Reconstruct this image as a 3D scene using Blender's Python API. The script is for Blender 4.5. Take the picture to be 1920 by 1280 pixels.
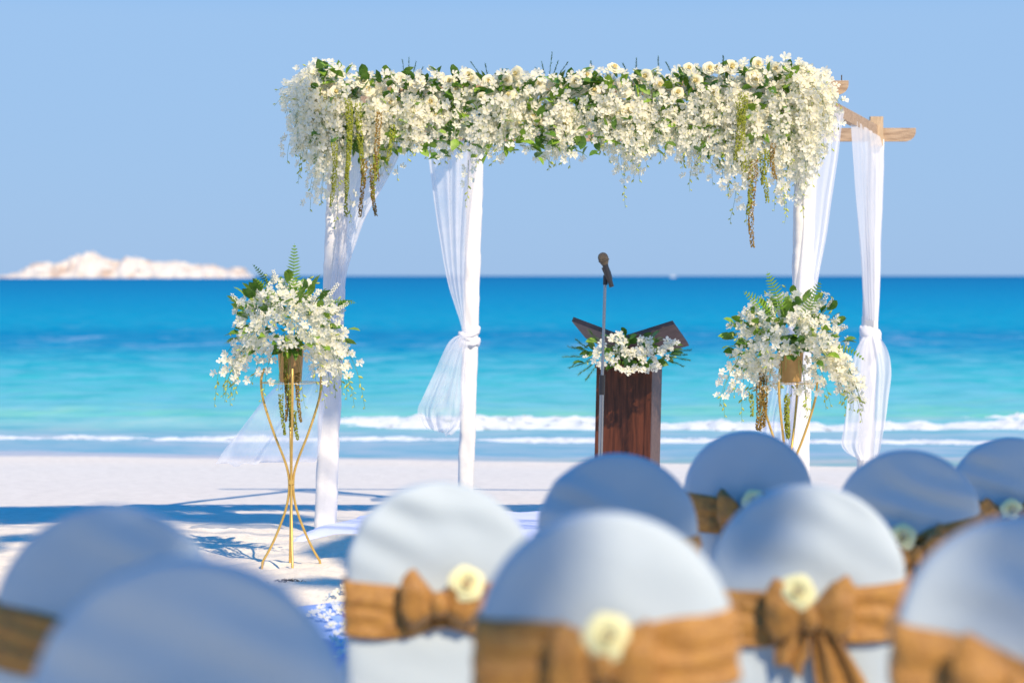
import bpy, math, random
import numpy as np
from mathutils import Vector, Matrix, Quaternion, noise
random.seed(7)
R = math.radians
S = bpy.context.scene
for o in list(bpy.data.objects): bpy.data.objects.remove(o)
COL = S.collection

# ------------------------------------------------------------------ camera
F = 4000.0                       # focal length in photo pixels (1920 wide)
CAM = Vector((0, 0, 2.2))        # sea level is z = 0
PITCH = math.atan(123 / F)
cd = bpy.data.cameras.new('camera'); cam = bpy.data.objects.new('camera', cd); COL.objects.link(cam)
cam.location = CAM; cam.rotation_euler = (math.pi/2 - PITCH, 0, 0)
cd.sensor_width = 36; cd.lens = F/1920*36; cd.clip_start = .1; cd.clip_end = 60000
cd.dof.use_dof = True; cd.dof.focus_distance = 12.6; cd.dof.aperture_fstop = 1.9; cd.dof.aperture_blades = 9
S.camera = cam
# ------------------------------------------------------------------ light
SUN_EL, SUN_AZ = 45.0, 31.0      # azimuth: degrees to the right of straight behind the camera
SD = Vector((math.sin(R(SUN_AZ))*math.cos(R(SUN_EL)), -math.cos(R(SUN_AZ))*math.cos(R(SUN_EL)), math.sin(R(SUN_EL))))
sl = bpy.data.lights.new('sun', 'SUN'); sl.energy = 5.0; sl.angle = R(.53); sl.color = (1, .82, .585)
so = bpy.data.objects.new('sun', sl); COL.objects.link(so)
so.rotation_euler = (-SD).to_track_quat('-Z', 'Y').to_euler(); so.location = (20, -20, 20)
W = bpy.data.worlds.new('World'); S.world = W; W.use_nodes = True
nt = W.node_tree; nt.nodes.clear()
wo = nt.nodes.new('ShaderNodeOutputWorld'); bg = nt.nodes.new('ShaderNodeBackground'); bg.inputs[1].default_value = .1
sk = nt.nodes.new('ShaderNodeTexSky'); sk.sky_type = 'NISHITA'; sk.sun_disc = False
sk.sun_elevation = R(SUN_EL); sk.sun_rotation = math.atan2(SD.x, SD.y); sk.dust_density = .3; sk.ozone_density = 4
tc = nt.nodes.new('ShaderNodeTexCoord'); sx = nt.nodes.new('ShaderNodeSeparateXYZ'); nt.links.new(tc.outputs['Generated'], sx.inputs[0])
rp = nt.nodes.new('ShaderNodeValToRGB'); nt.links.new(sx.outputs[2], rp.inputs[0])
def stops(rp, L):
    e = rp.color_ramp.elements
    while len(e) > 1: e.remove(e[-1])
    e[0].position = L[0][0]; e[0].color = (*L[0][1], 1)
    for p, c in L[1:]:
        k = e.new(p); k.color = (*c, 1)
# clear tropical sky, deepening towards the zenith
stops(rp, [(0, (.284, .453, .711)), (.12, (.292, .476, .750)), (.20, (.05, .35, .85)), (.38, (.0, .28, .80)), (1, (.0, .18, .62))])
vm = nt.nodes.new('ShaderNodeVectorMath'); vm.operation = 'SCALE'; vm.inputs['Scale'].default_value = 10
nt.links.new(rp.outputs[0], vm.inputs[0])
mx = nt.nodes.new('ShaderNodeMix'); mx.data_type = 'RGBA'; mx.inputs[0].default_value = .93
nt.links.new(sk.outputs[0], mx.inputs[6]); nt.links.new(vm.outputs[0], mx.inputs[7])
nt.links.new(mx.outputs[2], bg.inputs[0]); nt.links.new(bg.outputs[0], wo.inputs[0])
S.view_settings.view_transform = 'Standard'; S.view_settings.look = 'None'
S.view_settings.exposure = .2; S.view_settings.gamma = 1; S.view_settings.use_curve_mapping = False
S.render.engine = 'CYCLES'
S.cycles.transparent_max_bounces = 16

# ------------------------------------------------------------------ helpers
def P(px, py, d):
    """the world point that shows at photo pixel (px, py) at distance d along the view axis"""
    x = (px-960)/F*d; v = (640-py)/F*d
    return Vector((x, d*math.cos(PITCH)+v*math.sin(PITCH), CAM.z - d*math.sin(PITCH)+v*math.cos(PITCH)))
def lerp(a, b, t): return a+(b-a)*t
def interp(x, xs, ys): return float(np.interp(x, xs, ys))
def nz(x, y=0, z=0): return noise.noise(Vector((x, y, z)))
def fbm(x, y, z=0, o=4): return noise.fractal(Vector((x, y, z)), 1.0, 2.0, o)

GY = [-60, 0, 3, 5, 7.5, 9.5, 11.7, 13.0, 13.6, 16, 20, 25.3, 30, 40, 400]
GD = [1.0, 1.24, 1.335, 1.42, 1.5, 1.56, 1.60, 1.605, 1.61, 1.72, 1.95, 2.2, 2.38, 2.8, 5]
def zg0(x, y): return 2.2 - interp(y, GY, GD) - max(0, min(1, (y-16)/8))*.009*max(-40, min(40, x))
def zg(x, y):
    z = zg0(x, y)
    rough = max(0, min(1, (14.3-y)/1.2))
    if rough > 0 and -8 < x < 8 and y > -3:
        z += rough*(.026*fbm(x*1.3, y*1.3, 3)-.034*max(0, nz(x*4.2, y*4.2, 9))**.8+.007*nz(x*11, y*11, 5))
        # heaped sand at the corner of the cloth
        z += .085*math.exp(-((x+.95)/.33)**2-((y-12.45)/.32)**2)
        z += .05*math.exp(-((x+.35)/.5)**2-((y-12.0)/.25)**2)
        z += .07*math.exp(-((x+.45)/.55)**2-((y-10.75)/.22)**2)
    elif y < 24: z += .004*nz(x*.9, y*2.2, 2)
    return z

class M:   # mesh builder: verts, faces, one material index per face
    def __init__(s): s.v = []; s.f = []; s.m = []
    def grid(s, rows, mi=0, closeu=False, flip=False):
        b = len(s.v); n = len(rows[0])
        for r in rows: s.v += [tuple(p) for p in r]
        for i in range(len(rows)-1):
            for j in range(n if closeu else n-1):
                k = (j+1) % n
                q = (b+i*n+j, b+i*n+k, b+(i+1)*n+k, b+(i+1)*n+j)
                s.f.append(q[::-1] if flip else q); s.m.append(mi)
    def poly(s, pts, mi=0):
        b = len(s.v); s.v += [tuple(p) for p in pts]; s.f.append(tuple(range(b, b+len(pts)))); s.m.append(mi)
    def tube(s, pts, rad, n=8, mi=0, cap=True):
        pts = [Vector(p) for p in pts]; rows = []
        ref = None
        for i, p in enumerate(pts):
            t = (pts[min(i+1, len(pts)-1)]-pts[max(i-1, 0)])
            if t.length < 1e-9: t = Vector((0, 0, 1))
            t.normalize()
            if ref is None: ref = t.orthogonal().normalized()
            a = (ref-t*ref.dot(t)).normalized(); ref = a; b = t.cross(a)
            r = rad(i/(len(pts)-1)) if callable(rad) else rad
            rows.append([p+(a*math.cos(2*math.pi*k/n)+b*math.sin(2*math.pi*k/n))*r for k in range(n)])
        s.grid(rows, mi, True)
        if cap: s.poly(rows[0][::-1], mi); s.poly(rows[-1], mi)
    def lathe(s, prof, c=(0, 0, 0), n=20, mi=0, cap=True):
        rows = [[(c[0]+r*math.cos(2*math.pi*k/n), c[1]+r*math.sin(2*math.pi*k/n), c[2]+z) for k in range(n)] for r, z in prof]
        s.grid(rows, mi, True)
        if cap: s.poly(rows[0][::-1], mi); s.poly(rows[-1], mi)
    def hexa(s, a, b, mi=0):
        """box between two quads a and b (lists of four points)"""
        s.poly(a[::-1], mi); s.poly(b, mi)
        for k in range(4): s.poly([a[k], a[(k+1) % 4], b[(k+1) % 4], b[k]], mi)
    def box(s, x0, x1, y0, y1, z0, z1, mi=0):
        s.hexa([(x0, y0, z0), (x1, y0, z0), (x1, y1, z0), (x0, y1, z0)], [(x0, y0, z1), (x1, y0, z1), (x1, y1, z1), (x0, y1, z1)], mi)
    def data(s, name, mats, smooth=True):
        me = bpy.data.meshes.new(name); me.from_pydata(s.v, [], s.f)
        for m in mats: me.materials.append(m)
        me.polygons.foreach_set('material_index', s.m)
        me.polygons.foreach_set('use_smooth', [smooth]*len(s.f)); me.update(); return me
def link(name, me, parent=None, loc=(0, 0, 0), kind=None, label=None):
    o = bpy.data.objects.new(name, me); COL.objects.link(o); o.location = loc
    if parent: o.parent = parent
    if kind: o['kind'] = kind
    if label: o['label'] = label
    return o
def build(m, name, mats, parent=None, smooth=True, bevel=0, **k):
    """verts given in world space; a parent Empty's location is taken off"""
    if parent is not None and k.pop('world', True):
        L = parent.location
        if parent.parent: L = L+parent.parent.location
        m.v = [(a-L.x, b-L.y, c-L.z) for a, b, c in m.v]
    k.pop('world', None)
    o = link(name, m.data(name, mats if isinstance(mats, list) else [mats], smooth), parent, **k)
    if bevel:
        b = o.modifiers.new('bevel', 'BEVEL'); b.width = bevel; b.segments = 2; b.limit_method = 'ANGLE'; b.angle_limit = R(40)
    return o
def thing(name, label, cat, loc=(0, 0, 0), rz=0, group=None):
    o = link(name, None, None, loc); o.rotation_euler.z = rz
    o['label'] = label; o['category'] = cat
    if group: o['group'] = group
    o.empty_display_size = .1
    return o
def tag(o, label, cat, group=None):
    o['label'] = label; o['category'] = cat
    if group: o['group'] = group
    return o

# ------------------------------------------------------------------ materials
def mat(name, col, rough=.6, spec=.3, metal=0, var=0, vscale=20, bump=0, bscale=60, trans=0, col2=None, stretch=None, sheen=0, thr=None, alpha=None):
    m = bpy.data.materials.new(name); m.use_nodes = True; t = m.node_tree; n = t.nodes; l = t.links
    b = n['Principled BSDF']; out = n['Material Output']
    b.inputs['Base Color'].default_value = (*col, 1); b.inputs['Roughness'].default_value = rough
    b.inputs['Specular IOR Level'].default_value = spec; b.inputs['Metallic'].default_value = metal
    if sheen: b.inputs['Sheen Weight'].default_value = sheen
    co = n.new('ShaderNodeTexCoord'); mp = n.new('ShaderNodeMapping'); l.new(co.outputs['Object'], mp.inputs[0])
    if stretch: mp.inputs['Scale'].default_value = stretch
    m['_'] = 1
    colsock = None
    if var:
        t1 = n.new('ShaderNodeTexNoise'); t1.inputs['Scale'].default_value = vscale; t1.inputs['Detail'].default_value = 6; l.new(mp.outputs[0], t1.inputs[0])
        r = n.new('ShaderNodeValToRGB'); l.new(t1.outputs[0], r.inputs[0])
        c2 = col2 or tuple(c*(1-var) for c in col)
        stops(r, [((thr or (.35, .65))[0], c2), ((thr or (.35, .65))[1], col)]); l.new(r.outputs[0], b.inputs['Base Color']); colsock = r.outputs[0]
    nrm = None
    if bump:
        t2 = n.new('ShaderNodeTexNoise'); t2.inputs['Scale'].default_value = bscale; t2.inputs['Detail'].default_value = 8; l.new(mp.outputs[0], t2.inputs[0])
        bp = n.new('ShaderNodeBump'); bp.inputs['Strength'].default_value = bump; bp.inputs['Distance'].default_value = .01; l.new(t2.outputs[0], bp.inputs['Height']); l.new(bp.outputs[0], b.inputs['Normal']); nrm = bp.outputs[0]
    sh = b.outputs[0]
    if trans:
        tr = n.new('ShaderNodeBsdfTranslucent'); tr.inputs[0].default_value = (*col, 1)
        if colsock: l.new(colsock, tr.inputs[0])
        if nrm: l.new(nrm, tr.inputs['Normal'])
        mi = n.new('ShaderNodeMixShader'); mi.inputs[0].default_value = trans; l.new(sh, mi.inputs[1]); l.new(tr.outputs[0], mi.inputs[2]); sh = mi.outputs[0]
    if alpha is not None:      # open weave: (opacity seen face on, opacity seen edge on)
        tp = n.new('ShaderNodeBsdfTransparent'); lw = n.new('ShaderNodeLayerWeight'); lw.inputs[0].default_value = .35
        mr = n.new('ShaderNodeMapRange'); mr.inputs[3].default_value = alpha[0]; mr.inputs[4].default_value = alpha[1]; l.new(lw.outputs['Facing'], mr.inputs[0])
        t3 = n.new('ShaderNodeTexNoise'); t3.inputs['Scale'].default_value = 6; l.new(mp.outputs[0], t3.inputs[0])
        ad = n.new('ShaderNodeMath'); ad.operation = 'MULTIPLY_ADD'; ad.inputs[1].default_value = .5; ad.use_clamp = True
        l.new(t3.outputs[0], ad.inputs[0]); l.new(mr.outputs[0], ad.inputs[2])
        sb = n.new('ShaderNodeMath'); sb.operation = 'SUBTRACT'; sb.inputs[1].default_value = .25; sb.use_clamp = True; l.new(ad.outputs[0], sb.inputs[0])
        mi = n.new('ShaderNodeMixShader'); l.new(sb.outputs[0], mi.inputs[0]); l.new(tp.outputs[0], mi.inputs[1]); l.new(sh, mi.inputs[2]); sh = mi.outputs[0]
    l.new(sh, out.inputs[0]); del m['_']
    return m

m_petal = mat('orchid petal', (.90, .885, .78), .55, .25, var=.12, vscale=12, trans=.28, col2=(.90, .88, .68))
m_petal_w = mat('pure white petal', (.93, .91, .80), .55, .2, var=.05, vscale=12, trans=.5)
for m__ in (m_petal, m_petal_w):
    tn = [q for q in m__.node_tree.nodes if q.bl_idname == 'ShaderNodeBsdfTranslucent'][0]
    for lk in list(tn.inputs[0].links): m__.node_tree.links.remove(lk)
    tn.inputs[0].default_value = (1, .965, .77, 1)
m_throat = mat('yellow throat', (.82, .78, .35), .6, .2, trans=.2)
m_bud = mat('green bud', (.55, .62, .13), .5, .3, var=.2, trans=.15)
m_rose = mat('cream rose', (.93, .91, .76), .6, .2, trans=.35, var=.1, vscale=3, col2=(.93, .85, .56))
m_rose_core = mat('rose heart', (.90, .80, .42), .6, .2, trans=.15)
m_crose = mat('pale green rose', (.93, .90, .54), .6, .2, trans=.25)
m_leaf = mat('dark glossy leaf', (.07, .17, .022), .38, .5, var=.5, vscale=7, col2=(.13, .27, .03), trans=.3)
m_leaf_l = mat('light leaf', (.26, .44, .045), .45, .4, var=.3, vscale=7, trans=.25)
m_fern = mat('fern green', (.28, .50, .06), .5, .3, var=.3, vscale=9, trans=.25)
m_needle = mat('needle green', (.06, .17, .05), .5, .3, var=.3, vscale=9, trans=.1)
m_stem = mat('stem green', (.19, .30, .06), .5, .3, var=.3)
m_amar = mat('green amaranth', (.32, .36, .04), .75, .2, var=.45, vscale=30, bump=.5, bscale=200)
m_amar_b = mat('brown amaranth', (.30, .19, .04), .75, .2, var=.45, vscale=30, bump=.5, bscale=200)
m_foam_b = mat('filler blossom', (.90, .88, .76), .7, .2, trans=.15)
m_gold = mat('gold painted metal', (.78, .50, .13), .38, .5, .55, var=.15, vscale=40)
m_pot = mat('gold pot', (.55, .34, .13), .5, .4, .35, var=.25, vscale=14, bump=.15, bscale=90)
m_wood = mat('weathered wood', (.52, .39, .27), .8, .2, var=.4, vscale=7, stretch=(1.2, 9, 9), bump=.5, bscale=25, col2=(.32, .22, .15))
m_wood_v = mat('weathered upright wood', (.62, .47, .31), .8, .2, var=.3, vscale=7, stretch=(9, 9, 1.2), bump=.4, bscale=25)
m_podium = mat('dark brown varnished wood', (.125, .036, .015), .42, .3, var=.6, vscale=5, stretch=(9, 9, .8), bump=.1, bscale=20, col2=(.045, .014, .006))
m_board = mat('grey brown board', (.15, .092, .075), .6, .5, var=.35, vscale=6, stretch=(1, 6, 6), bump=.08, bscale=20)
m_wrap = mat('white wrapped cloth', (.78, .765, .745), .8, .15, bump=.25, bscale=30, var=.05, sheen=.1)
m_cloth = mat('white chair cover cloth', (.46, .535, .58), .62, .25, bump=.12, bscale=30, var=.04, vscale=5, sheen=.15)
m_ground_cloth = mat('white ground cloth', (.58, .64, .88), .7, .2, bump=.3, bscale=12)  # white cloth; its lavender base colour carries the semi shade under the arch
m_runner = mat('shade tinted aisle runner', (.26, .40, .82), .75, .2, bump=.25, bscale=14, var=.15, vscale=5)  # white cloth; the blue of shade is put into its base colour
m_sheer = mat('sheer organza', (.86, .87, .90), .6, .2, trans=.45, alpha=(.52, 1.0))
m_sheer_t = mat('thin sheer organza', (.80, .84, .93), .6, .2, trans=.45, alpha=(.42, .75))
m_sheer_o = mat('gathered organza', (.86, .87, .90), .6, .2, trans=.4, alpha=(.82, 1.1))
m_jute = mat('golden jute fabric', (.56, .275, .05), .42, .5, var=.2, vscale=70, bump=.5, bscale=120, col2=(.40, .18, .035), sheen=.3, trans=.2)
m_chrome = mat('chrome', (.36, .37, .39), .18, .5, 1)
m_black = mat('black plastic', (.02, .02, .022), .4, .5)
m_grille = mat('mic grille', (.15, .12, .085), .4, .5, .5, bump=.9, bscale=400)
m_bark = mat('bark', (.16, .11, .07), .9, .1, var=.4, bump=.8, bscale=14)
m_tleaf = mat('tree foliage', (.06, .11, .025), .6, .3, var=.4, trans=.15)
m_foam = mat('sea foam', (.88, .91, .94), .9, .1, bump=.8, bscale=9, var=.12, vscale=3, trans=.2)
def lace(m, lo, hi, sc):
    t = m.node_tree; n = t.nodes; l = t.links; out = n['Material Output']; src = out.inputs[0].links[0].from_socket
    g = n.new('ShaderNodeNewGeometry'); tx = n.new('ShaderNodeTexNoise'); tx.inputs['Scale'].default_value = sc; tx.inputs['Detail'].default_value = 8; tx.inputs['Roughness'].default_value = .65; l.new(g.outputs['Position'], tx.inputs[0])
    mr = n.new('ShaderNodeMapRange'); mr.inputs[1].default_value = lo; mr.inputs[2].default_value = hi; l.new(tx.outputs[0], mr.inputs[0])
    tp = n.new('ShaderNodeBsdfTransparent'); mi = n.new('ShaderNodeMixShader'); l.new(mr.outputs[0], mi.inputs[0]); l.new(tp.outputs[0], mi.inputs[1]); l.new(src, mi.inputs[2]); l.new(mi.outputs[0], out.inputs[0])
lace(m_foam, .31, .45, 3.2)
m_rock = mat('pale sunlit rock', (.66, .61, .55), .9, .1, var=.35, vscale=.05, bump=0, col2=(.50, .38, .30), thr=(.34, .50))
m_white = mat('white paint', (.8, .8, .8), .5, .4)

# sand: dry near, smooth damp band towards the water
def sand_mat():
    m = bpy.data.materials.new('sand'); m.use_nodes = True; t = m.node_tree; n = t.nodes; l = t.links; b = n['Principled BSDF']
    g = n.new('ShaderNodeNewGeometry'); sx = n.new('ShaderNodeSeparateXYZ'); l.new(g.outputs['Position'], sx.inputs[0])
    mr = n.new('ShaderNodeMapRange'); mr.inputs[1].default_value = 0; mr.inputs[2].default_value = 30
    nn = n.new('ShaderNodeTexNoise'); nn.inputs['Scale'].default_value = .5; l.new(g.outputs['Position'], nn.inputs[0])
    ma = n.new('ShaderNodeMath'); ma.operation = 'MULTIPLY_ADD'; ma.inputs[1].default_value = 1.4; l.new(nn.outputs[0], ma.inputs[0]); l.new(sx.outputs[1], ma.inputs[2]); l.new(ma.outputs[0], mr.inputs[0])
    r = n.new('ShaderNodeValToRGB'); l.new(mr.outputs[0], r.inputs[0])
    stops(r, [(0, (.82, .73, .60)), (.44, (.84, .75, .62)), (.56, (.74, .69, .62)), (.78, (.72, .69, .63)), (.86, (.80, .73, .63)), (.875, (.52, .52, .54)), (1, (.50, .52, .56))])
    n2 = n.new('ShaderNodeTexNoise'); n2.inputs['Scale'].default_value = 9; n2.inputs['Detail'].default_value = 10; n2.inputs['Roughness'].default_value = .75; l.new(g.outputs['Position'], n2.inputs[0])
    mr2 = n.new('ShaderNodeMapRange'); mr2.inputs[1].default_value = .35; mr2.inputs[2].default_value = .62; mr2.inputs[3].default_value = .80; mr2.inputs[4].default_value = 1.03; l.new(n2.outputs[0], mr2.inputs[0])
    mm = n.new('ShaderNodeMix'); mm.data_type = 'RGBA'; mm.blend_type = 'MULTIPLY'; mm.inputs[0].default_value = .8; l.new(r.outputs[0], mm.inputs[6]); l.new(mr2.outputs[0], mm.inputs[7]); l.new(mm.outputs[2], b.inputs['Base Color'])
    rr = n.new('ShaderNodeValToRGB'); l.new(mr.outputs[0], rr.inputs[0]); stops(rr, [(0, (.95,)*3), (.84, (.8,)*3), (.88, (.35,)*3)]); l.new(rr.outputs[0], b.inputs['Roughness'])
    b.inputs['Specular IOR Level'].default_value = .25
    n3 = n.new('ShaderNodeTexNoise'); n3.inputs['Scale'].default_value = 45; n3.inputs['Detail'].default_value = 8; l.new(g.outputs['Position'], n3.inputs[0])
    bs = n.new('ShaderNodeValToRGB'); l.new(mr.outputs[0], bs.inputs[0]); stops(bs, [(0, (.8,)*3), (.48, (.7,)*3), (.55, (.1,)*3), (1, (.02,)*3)])
    bp = n.new('ShaderNodeBump'); bp.inputs['Distance'].default_value = .012; l.new(bs.outputs[0], bp.inputs['Strength']); l.new(n3.outputs[0], bp.inputs['Height']); l.new(bp.outputs[0], b.inputs['Normal'])
    return m
def srgb(c): return tuple((v/255/12.92 if v/255 <= .04045 else ((v/255+.055)/1.055)**2.4) for v in c)
def sea_mat():
    m = bpy.data.materials.new('sea water'); m.use_nodes = True; t = m.node_tree; n = t.nodes; l = t.links; b = n['Principled BSDF']
    g = n.new('ShaderNodeNewGeometry'); sx = n.new('ShaderNodeSeparateXYZ'); l.new(g.outputs['Position'], sx.inputs[0])
    # the water's own colour goes with its depth, which grows with the distance from the shore
    dv = n.new('ShaderNodeMath'); dv.operation = 'DIVIDE'; dv.inputs[0].default_value = 8800/350; l.new(sx.outputs[1], dv.inputs[1])
    nn = n.new('ShaderNodeTexNoise'); nn.inputs['Scale'].default_value = 1; nn.inputs['Detail'].default_value = 5
    mp = n.new('ShaderNodeMapping'); mp.inputs['Scale'].default_value = (.05, .08, 1); l.new(g.outputs['Position'], mp.inputs[0]); l.new(mp.outputs[0], nn.inputs[0])
    sb = n.new('ShaderNodeMath'); sb.operation = 'SUBTRACT'; sb.inputs[1].default_value = .5; l.new(nn.outputs[0], sb.inputs[0])
    sc = n.new('ShaderNodeMath'); sc.operation = 'MULTIPLY'; sc.inputs[1].default_value = .16; l.new(sb.outputs[0], sc.inputs[0])
    ad = n.new('ShaderNodeMath'); ad.operation = 'MULTIPLY_ADD'; ad.inputs[2].default_value = 0; l.new(sc.outputs[0], ad.inputs[0]); l.new(dv.outputs[0], ad.inputs[1])
    ad2 = n.new('ShaderNodeMath'); ad2.operation = 'ADD'; l.new(ad.outputs[0], ad2.inputs[0]); l.new(dv.outputs[0], ad2.inputs[1])
    r = n.new('ShaderNodeValToRGB'); l.new(ad2.outputs[0], r.inputs[0])
    K = 1.0
    ys = [(517, (5, 104, 176)), (530, (2, 118, 188)), (560, (2, 134, 200)), (600, (4, 148, 206)), (618, (2, 140, 200)), (628, (0, 128, 193)), (650, (0, 134, 197)),
          (662, (12, 148, 200)), (690, (34, 168, 205)), (730, (80, 184, 212)), (765, (115, 190, 212)), (780, (125, 200, 200)), (792, (128, 190, 212)),
          (812, (150, 183, 218)), (850, (155, 182, 222)), (866, (185, 190, 205))]
    stops(r, [((y-517)/350, tuple(v*q for v, q in zip(srgb(c), (.80, .92, .73)))) for y, c in ys])
    # wind streaks: paler glints and darker patches stretched along the shore
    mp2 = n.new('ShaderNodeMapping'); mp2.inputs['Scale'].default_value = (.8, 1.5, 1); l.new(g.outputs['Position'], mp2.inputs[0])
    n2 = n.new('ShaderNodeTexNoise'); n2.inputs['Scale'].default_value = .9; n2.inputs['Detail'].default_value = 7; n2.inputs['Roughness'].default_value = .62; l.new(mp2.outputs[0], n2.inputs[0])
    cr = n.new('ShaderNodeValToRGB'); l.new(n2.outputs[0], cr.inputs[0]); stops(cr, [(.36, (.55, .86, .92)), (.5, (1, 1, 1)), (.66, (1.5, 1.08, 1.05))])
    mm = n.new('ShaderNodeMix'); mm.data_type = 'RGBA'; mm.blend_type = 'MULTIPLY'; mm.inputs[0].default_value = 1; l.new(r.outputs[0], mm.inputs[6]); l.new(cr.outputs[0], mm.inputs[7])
    # whitecaps far out, in the darker band
    mp3 = n.new('ShaderNodeMapping'); mp3.inputs['Scale'].default_value = (.22, .30, 1); l.new(g.outputs['Position'], mp3.inputs[0])
    n3 = n.new('ShaderNodeTexNoise'); n3.inputs['Scale'].default_value = 1.6; n3.inputs['Detail'].default_value = 8; n3.inputs['Roughness'].default_value = .7; l.new(mp3.outputs[0], n3.inputs[0])
    c3 = n.new('ShaderNodeValToRGB'); l.new(n3.outputs[0], c3.inputs[0]); stops(c3, [(.54, (0, 0, 0)), (.66, (1, 1, 1))])
    bd = n.new('ShaderNodeValToRGB'); l.new(dv.outputs[0], bd.inputs[0]); stops(bd, [(.18, (.0,)*3), (.29, (.10,)*3), (.33, (.35,)*3), (.40, (.22,)*3), (.46, (.10,)*3), (.9, (.10,)*3), (.92, (.05,)*3)])
    fm = n.new('ShaderNodeMath'); fm.operation = 'MULTIPLY'; l.new(c3.outputs[0], fm.inputs[0]); l.new(bd.outputs[0], fm.inputs[1])
    # pale ripples over the shallows
    mp5 = n.new('ShaderNodeMapping'); mp5.inputs['Scale'].default_value = (.9, 1.1, 1); mp5.inputs['Location'].default_value = (7, 3, 1); l.new(g.outputs['Position'], mp5.inputs[0])
    n5 = n.new('ShaderNodeTexNoise'); n5.inputs['Scale'].default_value = 1.1; n5.inputs['Detail'].default_value = 6; n5.inputs['Roughness'].default_value = .6; l.new(mp5.outputs[0], n5.inputs[0])
    c5 = n.new('ShaderNodeValToRGB'); l.new(n5.outputs[0], c5.inputs[0]); stops(c5, [(.40, (0, 0, 0)), (.58, (1, 1, 1))])
    b5 = n.new('ShaderNodeValToRGB'); l.new(dv.outputs[0], b5.inputs[0]); stops(b5, [(.30, (.08,)*3), (.42, (.30,)*3), (.5, (.55,)*3), (.72, (.55,)*3), (.82, (.1,)*3)])
    f5 = n.new('ShaderNodeMath'); f5.operation = 'MULTIPLY'; l.new(c5.outputs[0], f5.inputs[0]); l.new(b5.outputs[0], f5.inputs[1])
    m5 = n.new('ShaderNodeMix'); m5.data_type = 'RGBA'; l.new(f5.outputs[0], m5.inputs[0]); l.new(mm.outputs[2], m5.inputs[6]); m5.inputs[7].default_value = (.15, .45, .58, 1)
    m2 = n.new('ShaderNodeMix'); m2.data_type = 'RGBA'; l.new(fm.outputs[0], m2.inputs[0]); l.new(m5.outputs[2], m2.inputs[6]); m2.inputs[7].default_value = (.62, .66, .85, 1)
    l.new(m2.outputs[2], b.inputs['Base Color'])
    df = n.new('ShaderNodeBsdfDiffuse'); l.new(m2.outputs[2], df.inputs[0]); gl = n.new('ShaderNodeBsdfGlossy'); gl.inputs['Roughness'].default_value = .2
    ms_ = n.new('ShaderNodeMixShader'); l.new(df.outputs[0], ms_.inputs[1]); l.new(gl.outputs[0], ms_.inputs[2]); l.new(ms_.outputs[0], n['Material Output'].inputs[0])
    gr = n.new('ShaderNodeValToRGB'); l.new(dv.outputs[0], gr.inputs[0]); stops(gr, [(0, (.02,)*3), (.5, (.04,)*3), (.84, (.08,)*3), (.9, (.28,)*3)]); l.new(gr.outputs[0], ms_.inputs[0])
    mp4 = n.new('ShaderNodeMapping'); mp4.inputs['Scale'].default_value = (.6, 1.5, 1); l.new(g.outputs['Position'], mp4.inputs[0])
    n4 = n.new('ShaderNodeTexNoise'); n4.inputs['Scale'].default_value = 1.3; n4.inputs['Detail'].default_value = 9; l.new(mp4.outputs[0], n4.inputs[0])
    bp = n.new('ShaderNodeBump'); bp.inputs['Distance'].default_value = .25; bp.inputs['Strength'].default_value = .55; l.new(n4.outputs[0], bp.inputs['Height']); l.new(bp.outputs[0], df.inputs['Normal']); l.new(bp.outputs[0], gl.inputs['Normal'])
    bf = n.new('ShaderNodeValToRGB'); l.new(dv.outputs[0], bf.inputs[0]); stops(bf, [(0, (.5,)*3), (.7, (.5,)*3), (.86, (.06,)*3), (1, (.05,)*3)]); l.new(bf.outputs[0], bp.inputs['Strength'])
    return m

# ------------------------------------------------------------------ setting
def axis(breaks):   # [(start, end, step)...]
    out = []
    for a, b, s in breaks: out += list(np.arange(a, b, s))
    return out+[breaks[-1][1]]
xs = [-3000, -800, -200, -60, -25]+axis([(-12, -3, .5), (-3, 3.2, .04), (3.2, 12, .5)])+[25, 60, 200, 800, 3000]
ysl = [-3000, -800, -200, -60]+axis([(-20, -2, 1), (-2, 7.5, .2), (7.5, 14.4, .04), (14.4, 26, .25), (26, 40, 1)])+[70, 200, 400]
g = M(); g.grid([[(x, y, zg(x, y)) for x in xs] for y in ysl])
build(g, 'sand_beach', sand_mat(), kind='structure')

def swell(x, y):
    """height of the water surface"""
    a = min(1, max(0, (y-27)/8))
    z = a*(.05*math.sin(y*1.1+1.2*nz(x*.08, y*.05)*3)+.06*nz(x*.25, y*.55, 3)+.035*nz(x*.9, y*1.3, 6))
    z += .004*nz(x*.8, y*2, 1)
    c = 31.9+.8*nz(x*.12, 5)-.06*x                      # the breaking wave
    z += (.11+.05*nz(x*.3, 2))*math.exp(-((y-c)/.55)**2)
    c2 = 38.5+1.0*nz(x*.1, 15)-.05*x                     # the next one, not yet broken
    z += .16*math.exp(-((y-c2)/1.0)**2)*(.6+.5*nz(x*.12, 7))
    return z
yy = axis([(23, 27, .25), (27, 42, .16), (42, 60, .4), (60, 100, 1), (100, 200, 4)])
while yy[-1] < 40000: yy.append(yy[-1]*1.25)
g = M(); N = 260
rows = []
for y in yy:
    w = 14+y*.35; far = 3000+y*.8
    tx = [-far, -w*6, -w*2]+[w*(2*k/N-1) for k in range(N+1)]+[w*2, w*6, far]
    rows.append([(x, y, swell(x, y) if y < 160 else 0) for x in tx])
g.grid(rows); build(g, 'sea', sea_mat(), kind='structure')

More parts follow.
